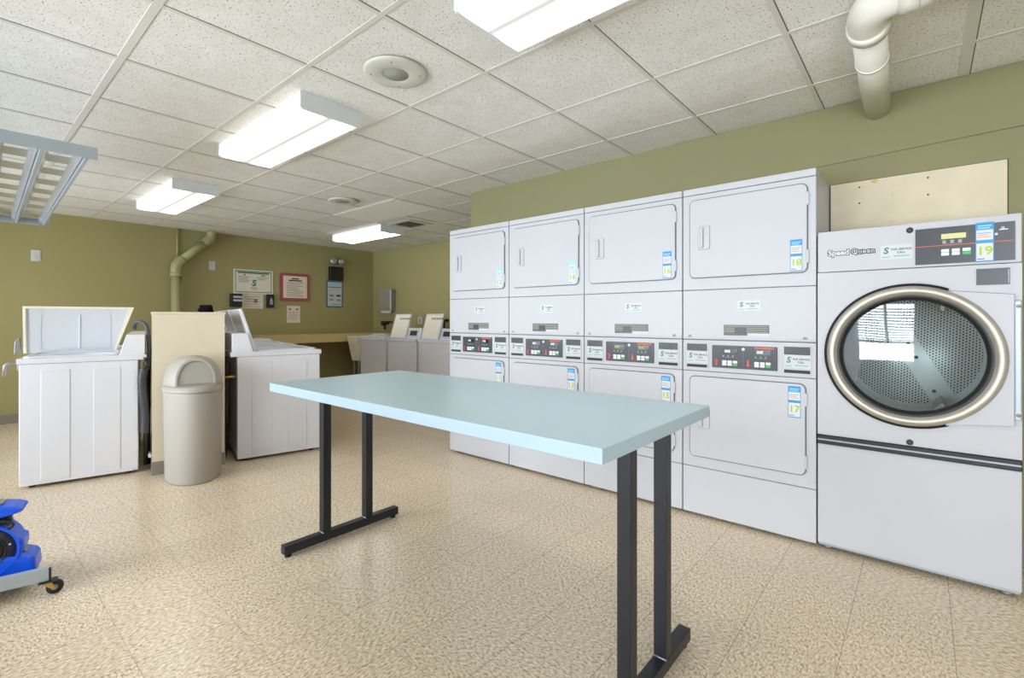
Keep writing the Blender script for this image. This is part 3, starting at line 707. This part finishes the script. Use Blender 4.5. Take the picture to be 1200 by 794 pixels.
# local: x = towards camera, y = along the half wall end; half wall end is x=0
cy = .252
def halfround(hw, x0, x1, n=24):
    pts = [(x0, cy - hw)]
    pts += [(x0 + .04 + (x1 - x0 - .04) * math.cos(a), cy + hw * math.sin(a)) for a in [(-90 + 180 * k / n) * PI / 180 for k in range(n + 1)]]
    pts += [(x0, cy + hw)]; return pts
def loft(mb, rings, m, smooth=True, captop=True):
    b = bmesh.new(); rows = [[b.verts.new((p[0], p[1], z)) for p in r] for r, z in rings]; n = len(rows[0])
    for u, v in zip(rows, rows[1:]):
        for i in range(n): b.faces.new((u[i], u[(i + 1) % n], v[(i + 1) % n], v[i]))
    b.faces.new(rows[0]);
    if captop: b.faces.new(rows[-1])
    bmesh.ops.recalc_face_normals(b, faces=b.faces[:]); mb._take(b, m, smooth)
    return mb
B = MB(); loft(B, [(halfround(.172, .13, .44), 0), (halfround(.178, .125, .448), .012), (halfround(.187, .10, .458), .64), (halfround(.187, .10, .458), .652)], 'bin'); B.build('body', t)
B = MB(); loft(B, [(halfround(.192, .095, .464), .648), (halfround(.196, .09, .470), .654), (halfround(.196, .09, .470), .668), (halfround(.190, .095, .464), .674), (halfround(.186, .10, .458), .690)], 'bin'); B.build('rim', t)
# dome: rounded hood whose front is cut by a leaning plane that carries the swing flap
def cutx(z): return .385 - .20 * (z - .69)
rows = []
for k in range(19):
    a = k / 18 * PI / 2; z = .69 + .208 * math.sin(a); q = max(math.cos(a), .02) ** .8
    rows.append(([(min(px, cutx(z)), py) for px, py in halfround(.186 * q, .10 + .02 * (1 - q), .458 - .17 * (1 - q), 40)], z))
B = MB(); loft(B, rows, 'bin', False); dome = B.build('dome_lid', t)
for f in dome.data.polygons: f.use_smooth = abs(f.normal.x - .98) > .03
aw = []
for k in range(60):
    z = .70 + .19 * k / 59; q = max(1 - ((z - .69) / .208) ** 2, 0) ** .4
    x0_, xf_ = .10 + .02 * (1 - q), .458 - .17 * (1 - q); c_ = (cutx(z) - x0_ - .04) / (xf_ - x0_ - .04)
    if c_ >= .97: break
    aw.append((.186 * q * math.sqrt(max(0, 1 - c_ * c_)), z))
arch = [(cy + w_, z) for w_, z in aw] + [(cy - w_, z) for w_, z in aw[::-1]]
zc = .70
def scl(k): return [(cy + (y - cy) * k, zc + .006 + (z - zc) * k) for y, z in arch]
Mf = Matrix.Translation((cutx(.70), 0, .70)) @ Matrix.Rotation(-math.atan(.20), 4, 'Y') @ Matrix.Translation((0, 0, -.70))
MB().ring(scl(.99), scl(.89), -.004, .014, 'bin', 'x').xf(Mf).build('flap_frame', dome)
MB().prism(scl(.888), 'x', -.002, .004, 'binflap').xf(Mf).build('swing_flap', dome)

# ------------------------------------------------------------------ hoses behind the washers
def hose(name, pts, r, m, label, cat='hose', rings=False):
    P = smoothpath([(PW[0] + .976 * x * 1 + .2208 * y, PW[1] - .2208 * x + .9753 * y, z) for x, y, z in pts], 8)
    rr = r
    if rings: rr = [r * (1 + .12 * (k % 2)) for k in range(len(P))]
    return tag(MB().tube(P, rr, m, 10).build(name), label, cat)
hose('drain_hose', [(-.30, -.11, 1.10), (-.25, -.10, 1.145), (-.20, -.06, 1.15), (-.17, -.028, 1.10), (-.18, -.018, .97), (-.19, -.017, .87), (-.19, -.036, .74), (-.19, -.034, .45), (-.22, -.04, .25), (-.3, -.04, .02)], .0145, 'hose', 'grey drain hose looping over the back of the washer by the half wall')
hose('supply_hose', [(-.30, -.016, .93), (-.26, -.016, .90), (-.235, -.016, .82), (-.235, -.020, .6), (-.25, -.020, .3), (-.34, -.020, .013)], .012, 'rubber', 'black water supply hose behind the washer by the half wall')
hose('water_pipe', [(-.26, -.012, .12), (-.12, -.012, .12)], .011, 'white', 'short white water pipe low in the gap behind the washer', 'pipe')
tag(MB().tube(smoothpath([(-.135, -.045, .80), (-.13, -.062, .70), (-.13, -.050, .55), (-.13, -.042, .42), (-.125, -.045, .34), (-.12, -.045, .30)], 8), [.026 * (1 + .08 * (k % 2)) for k in range(41)], 'hose', 14).build('corrugated_hose', loc=PW, rz=RZ), 'thick ribbed grey hose low behind the washer by the half wall', 'hose')
q = MB()
q.cyl((-.10, -.03, .79), (-.10, -.03, .87), .016, 'black', 12); q.cyl((-.10, -.055, .83), (-.10, -.005, .83), .013, 'black', 12); q.lathe([(0, 0), (.022, 0), (.022, .012), (0, .012)], 'black', 'z', (-.10, -.03, .87), 12)
tag(q.build('supply_valve', loc=PW, rz=RZ), 'black water valve between the washer back and the half wall', 'valve')
tag(MB().tube(smoothpath([(-.06, .494, .86), (-.06, .494, .84), (-.07, .494, .6), (-.08, .494, .3), (-.2, .494, .015)]), .013, 'rubber', 10).build('drain_hose', loc=PW, rz=RZ), 'black drain hose in the gap behind the bin-side washer', 'hose')
tag(MB().cyl((-.03, .474, .70), (-.03, .55, .70), .010, 'brass', 10).build('water_pipe', loc=PW, rz=RZ), 'brass coloured pipe stub beside the grey bin', 'pipe')

# ------------------------------------------------------------------ ceiling lights
def light(x0, x1, y0, y1, label):
    cx, cy = (x0 + x1) / 2, (y0 + y1) / 2; hl, hw = (x1 - x0) / 2, (y1 - y0) / 2
    t = thing('ceiling_light', label, 'ceiling light', (cx, cy, CEIL - .001), 0, 'fluorescent ceiling lights')
    MB().box((-hl + .016, -hw * .9, -.03), (hl - .016, hw * .9, .009), 'fixture', .003).build('housing', t)
    pr = [(-hw, -.006), (-hw, -.076), (-hw + .004, -.082), (-hw + .012, -.084), (hw - .012, -.084), (hw - .004, -.082), (hw, -.076), (hw, -.006)]
    MB().prism(pr, 'x', -hl + .012, hl - .012, 'lens').build('lens', t)
    for s_ in (-1, 1):
        pe = [(-hw - .004, .008), (-hw - .004, -.08), (-hw + .002, -.087), (-hw + .010, -.09), (hw - .010, -.09), (hw - .002, -.087), (hw + .004, -.08), (hw + .004, .008)]
        a, b = (hl - .014, hl) if s_ > 0 else (-hl, -hl + .014)
        MB().prism(pe, 'x', a, b, 'fixture').build('end_cap', t)
light(-1.335, -.115, 1.235, 1.605, 'lit fluorescent ceiling light right above the blue table')
light(-3.79, -2.57, 1.25, 1.61, 'lit fluorescent ceiling light above the grey bin, second from the table')
light(-6.26, -5.02, 1.29, 1.65, 'lit fluorescent ceiling light in front of the green wall pipe, third from the table')
light(-6.64, -5.41, 3.70, 4.06, 'lit fluorescent ceiling light over the back row of washers')

# louvred fixture hanging at the edge
f0 = Vector((-2.965, .464, 1.926)); fa = math.radians(-1.85)
t = thing('hanging_light', 'unlit grey metal strip light with slotted reflector, hung near the ceiling', 'hanging light', f0, fa)
Lf, Wf, Hf = 2.44, .66, .055   # local: x from -Lf..0, y from -Wf..0, z 0..Hf
for xa, xb in ((-.012, 0), (-Lf, -Lf + .012)):
    MB().box((xa, -Wf, 0), (xb, .0, Hf), 'alu', .002).build('end_plate', t)
MB().box((-Lf + .1, -Wf / 2 - .03, Hf - .004), (-.3, -Wf / 2 + .03, Hf + .03), 'alu', .003).build('spine', t)
pitch = .152
rowsY = [-.035 - pitch * k for k in range(5)]
for k in range(4):      # slotted reflector strips
    ya, yb = rowsY[k + 1], rowsY[k]; r = MB(); n = 8; sx = (Lf - .03) / n
    for (p, q, zz0, zz1) in ((ya + .014, ya + .034, .012, .045), (yb - .034, yb - .014, .045, .012)):
        r.prism([(p, zz0), (q, zz1), (q, zz1 + .003), (p, zz0 + .003)], 'x', -Lf + .012, -.012, 'mirror')
    for i in range(n + 1):
        xa = -Lf + .012 + sx * i
        r.box((xa - (0 if i == 0 else sx * .24), ya + .034, .045), (xa + (0 if i == n else sx * .24), yb - .034, .048), 'mirror')
    r.build('reflector', t)
for k in range(5):      # lamp channels between the strips
    y = rowsY[k]
    MB().prism([(y - .006, .003), (y + .006, .003), (y + .015, .03), (y + .006, .044), (y - .006, .044), (y - .015, .03)], 'x', -Lf + .012, -.012, 'alu', .0).build('lamp_channel', t)
for x in (-.5, -Lf + .5): MB().cyl((x, -Wf / 2, Hf + .034), (x, -Wf / 2, CEIL - f0.z + .0), .004, 'alu', 8).build('hanger_rod', t)

# speakers, vent
def speaker(x, y, r, label):
    t = thing('ceiling_speaker', label, 'speaker', (x, y, CEIL), 0)
    MB().lathe([(r * .42, -.010), (r * .48, -.013), (r * .9, -.012), (r, -.006), (r, .002)], 'speakerw', 'z', (0, 0, 0), 64).build('rim', t)
    MB().lathe([(0, -.009), (r * .44, -.009), (r * .45, -.004)], 'speakerg', 'z', (0, 0, 0), 48).build('grille', t)
    for k in range(4):
        a = PI / 4 + k * PI / 2
        MB().lathe([(0, -.015), (.004, -.0145), (.005, -.0115)], 'greymetal', 'z', (r * .78 * math.cos(a), r * .78 * math.sin(a), 0), 10).build('screw', t)
speaker(-2.015, 1.462, .155, 'round ivory ceiling speaker beside the light above the table')
speaker(-4.62, 2.70, .15, 'round ceiling speaker over the washers, farther from the table')
t = thing('ceiling_vent', 'small dark square air vent in the ceiling behind the back light', 'vent', (-5.1, 3.93, CEIL))
vf = MB().ring(rrect(-.235, .235, -.2, .2, 0), rrect(-.16, .16, -.14, .14, 0), -.006, -.0005, 'speakerw', 'z').build('vent_frame', t)
sl = MB().box((-.16, -.14, -.0012), (.16, .14, -.0006), 'ventdark')
for k in range(9): sl.box((-.16, -.13 + k * .0325 - .01, -.001), (.16, -.13 + k * .0325 + .01, .001), 'ventdark', mat=Matrix.Translation((0, 0, -.003)) )
sl.build('louver', t)

# ------------------------------------------------------------------ pipes
t = thing('drain_pipe', 'white plastic drain pipe elbowing out of the wall under the ceiling', 'pipe', (-.195, YS, 2.342))
r = .060
MB().cyl((0, .0, 0), (.03, -1.02, 0), r, 'pvc', 32).build('pipe_length', t)
MB().lathe([(.061, -.010), (.068, -.008), (.069, -.0006)], 'gapdark', 'y', (0, 0, 0), 32).build('collar', t)
MB().cyl((.0192, -.66, 0), (.0197, -.675, 0), r + .004, 'pvc', 32).build('glue_joint', t)
el = smoothpath([(.0285, -.97, 0), (.031, -1.05, 0), (.052, -1.115, 0), (.10, -1.15, 0), (.16, -1.158, 0), (.22, -1.158, 0)], 8)
MB().tube(el, r + .007, 'pvc', 32).cyl((.0282, -.955, 0), (.030, -1.01, 0), r + .014, 'pvc', 32).build('elbow', t)
MB().cyl((.13, -1.158, 0), (.185, -1.158, 0), r + .014, 'pvc', 32).cyl((.185, -1.158, 0), (.21, -1.158, 0), r + .010, 'pvc', 32).build('coupling', t)
MB().cyl((.2, -1.158, 0), (XR + .195 - .002, -1.158, 0), r, 'pvc', 32).build('pipe_length', t)

t = thing('wall_pipe', 'olive painted drain pipe bending up the far wall into the ceiling', 'pipe', (-7.70, 2.02, 0))
MB().cyl((0, 0, .12), (0, 0, 1.76), .058, 'pipegreen', 24).build('pipe_length', t)
MB().cyl((0, 0, 1.745), (0, 0, 1.80), .073, 'pipegreen', 24).tube(smoothpath([(0, 0, 1.78), (0, .0, 1.87), (0, .02, 1.93), (0, .075, 1.985)], 6), .066, 'pipegreen', 24).build('elbow', t)
MB().cyl((0, .05, 1.962), (.0, .375, 2.268), .055, 'pipegreen', 24).build('pipe_length', t)
MB().tube(smoothpath([(0, .335, 2.230), (0, .385, 2.278), (0, .425, 2.33), (0, .43, CEIL - .003)], 6), .064, 'pipegreen', 24).build('elbow', t)
tag(MB().cyl((-7.78, 2.055, 1.98), (-7.78, 2.055, CEIL), .014, 'pipegreen', 12).build('conduit'), 'thin olive conduit running up the far wall behind the wall pipe', 'conduit')

# ------------------------------------------------------------------ things on the far wall (built facing -Y, turned to face +X)
RW = PI / 2   # local x -> world +y, local -y -> world +x
def farthing(name, y, z, label, cat): return thing(name, label, cat, (XF + .0005, y, z), RW)
for y, z, lb in ((2.483, 1.94, 'small white wall switch plate right of the olive wall pipe'), (.668, 1.905, 'small white wall plate under the hanging slotted light')):
    t = farthing('switch_plate', y, z, lb, 'switch')
    MB().plate(-.04, .04, -.065, .065, -.006, 0, 'white', .004, .002).build('plate', t); MB().plate(-.012, .012, -.022, .022, -.010, -.006, 'label', .002).build('toggle', t)
# big notice
t = farthing('notice_board', 3.05, 1.735, 'large white laundry notice with green border and round green emblem', 'sign')
MB().plate(-.285, .285, -.185, .185, -.008, 0, 'paperwarm').build('backing', t)
b = MB().ring(rrect(-.262, .262, -.158, .165, 0), rrect(-.252, .252, -.148, .15, 0), -.009, -.008, 'teal')
b.plate(-.225, .225, .126, .146, -.0092, -.008, 'teal'); b.build('border', t)
b = MB()
for x, wd in ((-.13, .03), (.14, .06)): b.plate(x - wd / 2, x + wd / 2, .098, .112, -.009, -.008, 'ink')
for k in range(4):
    b.plate(-.22, -.06 - .02 * (k % 2), .072 - .026 * k, .08 - .026 * k, -.009, -.008, 'greyink')
    if k < 2: b.plate(.04 + .02 * k, .21 - .05 * k, .066 - .026 * k, .074 - .026 * k, -.009, -.008, 'greyink')
b.plate(-.05, .05, -.09, -.082, -.009, -.008, 'greyink'); b.plate(-.04, .04, -.112, -.104, -.009, -.008, 'greyink'); b.build('text_print', t)
MB().text('S', 0, -.018, -.0095, .13, 'teal', off=.005, shear=.15).build('emblem', t)
# red framed rules
t = farthing('rules_sign', 3.685, 1.687, 'red-framed rules sign with rounded corners on the far wall', 'sign')
MB().plate(-.245, .245, -.225, .225, -.02, 0, 'maroon', .045, .004).build('frame', t)
MB().plate(-.195, .195, -.175, .18, -.0215, -.019, 'pink', .006).build('sheet', t)
b = MB().plate(-.06, .06, .13, .148, -.023, -.0215, 'ink').plate(-.11, .11, .098, .118, -.023, -.0215, 'ink')
for k in range(9): b.plate(-.14, .13 - .05 * (k % 3 == 1) - .09 * (k == 3), .07 - .027 * k, .078 - .027 * k, -.023, -.0215, 'greyink')
b.build('text_print', t)
# small papers
t = farthing('paper_sign', 3.665, 1.248, 'small cream paper taped below the red-framed rules sign', 'paper')
MB().plate(-.108, .108, -.138, .138, -.002, 0, 'pink').build('sheet', t); b = MB()
for x in (-.06, .06): b.plate(x - .018, x + .018, .068, .098, -.0026, -.002, 'greyink')
for k in range(6): b.plate(-.08, .08 - .02 * (k % 2), .04 - .024 * k, .046 - .024 * k, -.0026, -.002, 'keygrey')
b.build('text_print', t)
t = farthing('paper_sign', 3.035, 1.44, 'patterned green and red paper taped under the large notice', 'paper')
MB().plate(-.155, .155, -.108, .105, -.003, 0, 'paperwarm').build('sheet', t); b = MB()
for k in range(5): b.plate(-.12, .12 - .03 * (k % 2), .07 - .038 * k, .078 - .038 * k, -.0036, -.003, ['tealpale', 'greyink', 'orange', 'orange', 'tealpale'][k])
b.plate(.02, .07, -.02, .03, -.004, -.003, 'greyink'); b.build('text_print', t)
t = farthing('wall_mounted_payment_box', 2.785, 1.45, 'black wall payment box with two white stripes by the large notice', 'payment box')
MB().box((-.075, -.09, -.10), (.075, 0, .10), 'black', .012).build('body', t)
for z in (.05, .0): MB().box((-.05, -.093, z - .016), (.075, -.089, z + .012), 'label').build('stripe', t)
t = farthing('wall_mounted_box', 3.285, 1.452, 'black wall box with a white pictogram, between notice and rules sign', 'wall box')
MB().box((-.055, -.06, -.105), (.055, 0, .105), 'black', .012).build('body', t)
MB().plate(-.018, .026, -.055, .02, -.062, -.06, 'keygrey', .006).prism([(-.005, .02), (.013, .02), (.004, .055)], 'y', -.062, -.06, 'key').build('pictogram_print', t)
# emergency light + poster
t = farthing('emergency_light', 4.385, 1.955, 'black emergency light box with two round lamp heads', 'emergency light')
MB().box((-.12, -.085, -.115), (.125, 0, .12), 'black', .01).build('body', t)
MB().box((-.10, -.07, .12), (.11, -.02, .15), 'greymetal', .004).build('bracket', t)
for x in (-.06, .08):
    lh = MB().lathe([(0, -.115), (.038, -.112), (.054, -.102), (.058, -.08), (.045, -.035), (.02, -.02), (0, -.02)], 'stainless', 'y', (x, 0, .213), 24).build('lamp_head', t)
t = farthing('poster', 4.383, 1.60, 'blue-framed notice hanging under the emergency light', 'poster')
MB().plate(-.155, .155, -.228, .228, -.01, 0, 'bluefr').build('frame', t)
MB().plate(-.132, .132, -.205, .212, -.0115, -.01, 'label').build('sheet', t)
b = MB().plate(-.11, .11, .16, .195, -.0122, -.0115, 'skypale').plate(-.12, .12, .115, .13, -.0122, -.0115, 'blueink').plate(-.11, .09, .06, .085, -.0122, -.0115, 'lcd')
for x, z, m in ((-.06, -.02, 'greyink'), (.07, -.02, 'ink'), (-.06, -.09, 'keygrey'), (.07, -.1, 'brass')): b.plate(x - .04, x + .04, z - .018, z + .014, -.0122, -.0115, m)
b.plate(-.07, .1, -.185, -.165, -.0122, -.0115, 'tealpale'); b.build('text_print', t)

# towel dispenser on the back wall
t = thing('wall_mounted_dispenser', 'stainless paper towel dispenser on the back wall above the washers', 'dispenser', (-7.27, YB - .0005, 1.49))
MB().box((-.2, -.11, -.17), (.17, 0, .21), 'stainless', .01).build('body', t)
MB().box((-.19, -.116, -.13), (.16, -.109, .2), 'stainless', .004).build('cover', t)
MB().box((.172, -.1, -.16), (.178, -.02, .2), 'greymetal').build('side_plate', t)
MB().box((-.13, -.10, -.215), (.12, -.05, -.168), 'white', .006).build('paper_towel', t)
# outlets behind the back row
t = thing('wall_outlet', 'white wall outlet between the two raised lids of the back row', 'outlet', (-6.42, YB - .0005, 1.15))
MB().plate(-.05, .05, -.06, .06, -.008, 0, 'white', .006, .002).build('plate', t); MB().plate(-.02, .02, -.04, .04, -.011, -.008, 'keygrey').build('socket', t)
t = thing('wall_mounted_tap', 'black and steel water tap on the back wall above the corner washer', 'tap', (-7.32, YB - .0005, 1.10))
MB().cyl((0, 0, 0), (0, -.10, 0), .025, 'black', 12).cyl((0, -.08, 0), (.0, -.08, -.12), .018, 'black', 12).build('body', t)
MB().cyl((-.15, -.05, .02), (.16, -.05, .02), .016, 'black', 10).build('valve_bar', t)
MB().lathe([(0, -.14), (.045, -.135), (.045, -.12), (0, -.115)], 'black', 'y', (0, 0, .0), 14).build('handle', t)
t = thing('wall_mounted_tap', 'black water tap on the back wall just beyond the last raised lid', 'tap', (-5.73, YB - .0005, 1.15))
MB().cyl((0, 0, 0), (0, -.09, 0), .022, 'black', 12).cyl((0, -.08, 0), (.0, -.08, -.12), .016, 'black', 12).build('body', t)
MB().lathe([(0, -.12), (.035, -.118), (.035, -.105), (0, -.10)], 'red', 'y', (0, 0, .0), 14).build('handle', t)

# counter along the far wall
t = thing('wall_counter', 'long tan laminate counter along the far wall under the notices', 'counter', (XF + .001, 2.86, 0))
MB().box((0, 0, .895), (.55, 2.29, .928), 'counter', .003).build('worktop', t)
MB().box((.525, 0, .80), (.55, 2.29, .896), 'counter', .002).build('apron', t)
MB().prism([(.30, .03), (.40, .03), (.53, .80), (.0, .80), (.0, .70)], 'y', 1.46, 1.50, 'cream_rim').build('support_panel', t) if False else None
for y in (.05, 2.2): MB().box((.02, y, .60), (.5, y + .03, .895), 'counter').build('bracket', t)
# tapered tub leg beside the corner washer
t = thing('laundry_tub', 'pale grey tapered laundry tub on a metal leg between counter and corner washer', 'tub', (-7.03, 4.30, 0))
def frus(mb, a0, a1, z0, z1, m):
    b = bmesh.new(); lo = [b.verts.new((x, y, z0)) for x, y in a0]; hi = [b.verts.new((x, y, z1)) for x, y in a1]
    b.faces.new(lo); b.faces.new(hi)
    for k in range(4): b.faces.new((lo[k], lo[(k + 1) % 4], hi[(k + 1) % 4], hi[k]))
    bmesh.ops.recalc_face_normals(b, faces=b.faces[:]); mb._take(b, m); return mb
frus(MB(), [(-.07, 0), (.10, 0), (.10, .5), (-.07, .5)], [(-.175, -.03), (.12, -.03), (.12, .56), (-.175, .56)], .50, .895, 'cream_rim').build('basin', t)
for x, y in ((-.05, .03), (.08, .03), (-.05, .46), (.08, .46)): MB().cyl((x, y, 0), (x, y, .505), .014, 'greymetal', 10).build('leg', t)

# soft things on the washers
def blob(name, c, rx, ry, rz_, m, m2, label, cat, seed):
    random.seed(seed); b = bmesh.new(); bmesh.ops.create_icosphere(b, subdivisions=3, radius=1)
    ph = [random.uniform(0, 6) for _ in range(6)]
    for v in b.verts:
        k = 1 + .16 * math.sin(4 * v.co.x + ph[0]) * math.cos(5 * v.co.y + ph[1]) + .1 * math.sin(7 * v.co.z + 3 * v.co.x + ph[2])
        z = v.co.z * k
        v.co = Vector((v.co.x * k * rx, v.co.y * k * ry, max(z, -.55) * rz_ + .55 * rz_))
    mb = MB(); mb._take(b, m, True)
    if m2: mb.tube([(rx * .93 * math.cos(a), ry * .93 * math.sin(a), .25 * rz_) for a in [2 * PI * k / 24 for k in range(25)]], .012, m2, 8)
    return tag(mb.build(name, loc=c), label, cat)
p = Vector(PW[:2]) + rdir * .82 + sdir * .405
blob('knit_cap', (p.x, p.y, 1.2285), .085, .06, .05, 'blackcloth', None, 'black knitted cap lying on top of the cream half wall', 'cap', 3)
p = WR + rdir * 2.42 + sdir * .30
blob('cloth_bag', (p.x, p.y, .925), .16, .13, .10, 'blackcloth', 'red', 'black cloth bag with red edge on a far washer lid', 'bag', 5)
# folded paper on corner washer
p = MB()
for k in range(5): p.box((-.16 + .01 * k, -.11, .0 + .006 * k), (.16 - .015 * k, .11 - .01 * k, .0055 + .006 * k), 'white', .001)
tag(p.build('paper_stack', loc=(-6.66, 4.6, .9085), rz=.3), 'white papers lying on the closed corner washer', 'papers')

# ------------------------------------------------------------------ dolly and blower
t = thing('dolly', 'low grey metal dolly on black casters carrying the blue blower', 'dolly', (-2.83, .29, 0), RZ)
MB().box((-.022, -1.0, .061), (.0, 0, .1175), 'alu', .003).box((.0, -.008, .061), (.001, 0, .1175), 'black').build('side_rail', t)
MB().box((-.36, -1.0, .061), (-.338, -.16, .1175), 'alu', .003).build('side_rail', t)
MB().box((-.338, -1.0, .061), (-.022, -.97, .1175), 'alu', .003).build('cross_rail', t)
MB().box((-.338, -.97, .055), (-.022, -.08, .0675), 'alu', .002).build('deck', t)
for x, y in ((-.011, -.012), (-.349, -.20), (-.011, -.98), (-.349, -.98)):
    c = MB().box((x - .022, y - .028, .055), (x + .022, y + .03, .061), 'black', .001).build('caster', t)
    MB().prism([(y - .02, .056), (y + .012, .056), (y + .03, .022), (y + .018, .022)], 'x', x - .016, x - .012, 'brass').prism([(y - .02, .056), (y + .012, .056), (y + .03, .022), (y + .018, .022)], 'x', x + .012, x + .016, 'brass').build('fork', c)
    MB().lathe([(.008, -.011), (.027, -.011), (.0285, -.006), (.0285, .006), (.027, .011), (.008, .011)], 'rubber', 'x', (x, y + .022, .0285), 24).build('wheel', c)
    MB().lathe([(0, -.012), (.012, -.012), (.012, .012), (0, .012)], 'greymetal', 'x', (x, y + .022, .0285), 16).build('hub', c)

t = thing('air_mover', 'bright blue carpet blower with black round grille and wrapped cord', 'blower', (-2.83, .29, 0), RZ)
bc = (-.10, -.22, .2035)     # inlet centre, local; inlet faces +x
sp = []
for k in range(56):
    a = 2 * PI * k / 56; r = .112 + .012 * (k / 56)
    sp.append((bc[1] + r * math.cos(a + .3), bc[2] + r * math.sin(a + .3)))
hs = MB().prism(sp, 'x', -.22, -.085, 'bluepl', .014).build('housing', t)
MB().ring(circ(bc[1], bc[2], .114, 56), circ(bc[1], bc[2], .105, 56), -.09, -.072, 'bluepl', 'x').build('inlet_rim', hs)
gr = MB().lathe([(0, 0), (.105, 0), (.105, -.012)], 'dark', 'x', (-.079, bc[1], bc[2]), 48)
for r in (.02, .033, .046, .059, .072): gr.lathe([(r - .0035, 0), (r - .002, .005), (r + .002, .005), (r + .0035, 0)], 'black', 'x', (-.0785, bc[1], bc[2]), 40)
for k in range(8):
    a = k * PI / 4; gr.cyl((-.075, bc[1], bc[2]), (-.075, bc[1] + .074 * math.cos(a), bc[2] + .074 * math.sin(a)), .003, 'black', 6)
gr.lathe([(0, .004), (.003, .003), (.004, 0)], 'key', 'x', (-.079, bc[1] + .083, bc[2] + .02), 8)
gr.build('inlet_grille', hs)
MB().prism([(-.26, .0685), (-.068, .0685), (-.060, .076), (-.056, .09), (-.060, .138), (-.070, .152), (-.105, .170), (-.24, .186)], 'x', -.22, -.075, 'bluepl', .014).build('outlet', t)
MB().prism([(-.20, .184), (-.115, .1745), (-.092, .1665), (-.100, .176), (-.20, .190)], 'x', -.19, -.115, 'slate', .002).build('outlet_insert', t)
MB().prism([(-.42, .330), (-.18, .330), (-.135, .338), (-.108, .346), (-.100, .353), (-.106, .362), (-.130, .373), (-.18, .384), (-.42, .392)], 'x', -.225, -.09, 'bluepl', .012).build('handle_cap', t)
MB().prism([(-.24, .386), (-.165, .3825), (-.165, .389), (-.24, .393)], 'x', -.19, -.13, 'greymetal', .002).build('switch_plate', t)
MB().box((-.205, -.40, .285), (-.105, -.165, .331), 'black', .012).build('cord_spool', t)
cd = []
for k in range(97):
    a = 2 * PI * k / 24; q = .96 + .05 * math.sin(k * 1.7)
    ca, sa = math.cos(a), math.sin(a)
    ca = math.copysign(abs(ca) ** .6, ca); sa = math.copysign(abs(sa) ** .6, sa)
    cd.append((-.155 + .066 * ca * q, -.28 + .135 * sa * q, .290 + .036 * k / 96))
MB().tube(cd, .0062, 'hose', 8).tube(smoothpath([(-.09, -.20, .325), (-.084, -.145, .318), (-.084, -.128, .304), (-.086, -.140, .288), (-.084, -.19, .272), (-.08, -.28, .256), (-.078, -.36, .25)], 6), .005, 'rubber', 8).build('cord', t)

# ------------------------------------------------------------------ light and camera
W = bpy.data.worlds.new('World'); S.world = W; W.use_nodes = True
bg = W.node_tree.nodes['Background']; bg.inputs[0].default_value = (.80, .89, 1, 1); bg.inputs[1].default_value = 3.0
def area(name, loc, rot, sx, sy, power, col):
    l = bpy.data.lights.new(name, 'AREA'); l.shape = 'RECTANGLE'; l.size = sx; l.size_y = sy; l.energy = power; l.color = col
    o = bpy.data.objects.new(name, l); COL.objects.link(o); o.location = loc; o.rotation_euler = rot; return o
for (a, b, z0, z1), pw in zip(WIN, (36, 48, 28, 7, 80)):  # first lamp shines through the added far-end opening
    area('daylight', ((a + b) / 2, YL - .16, (z0 + z1) / 2), (PI / 2, 0, 0), b - a, z1 - z0, pw, (.875, .935, 1))

cam = bpy.data.cameras.new('Camera'); co = bpy.data.objects.new('Camera', cam); COL.objects.link(co)
cam.sensor_width = 36; cam.sensor_fit = 'HORIZONTAL'; cam.lens = 565 / 1200 * 36; cam.shift_y = -(397 - 373.3) / 1200; cam.clip_start = .05
co.location = (0, 0, CAMH); co.rotation_euler = (PI / 2, 0, math.radians(90 - 49.55))
S.camera = co
S.view_settings.view_transform = 'Standard'; S.view_settings.look = 'None'; S.view_settings.gamma = 1; S.view_settings.use_curve_mapping = False
S.view_settings.exposure = 1.13
S.cycles.caustics_reflective = False; S.cycles.caustics_refractive = False; S.cycles.use_denoising = True; S.cycles.max_bounces = 10; S.cycles.diffuse_bounces = 6; S.cycles.sample_clamp_indirect = 6
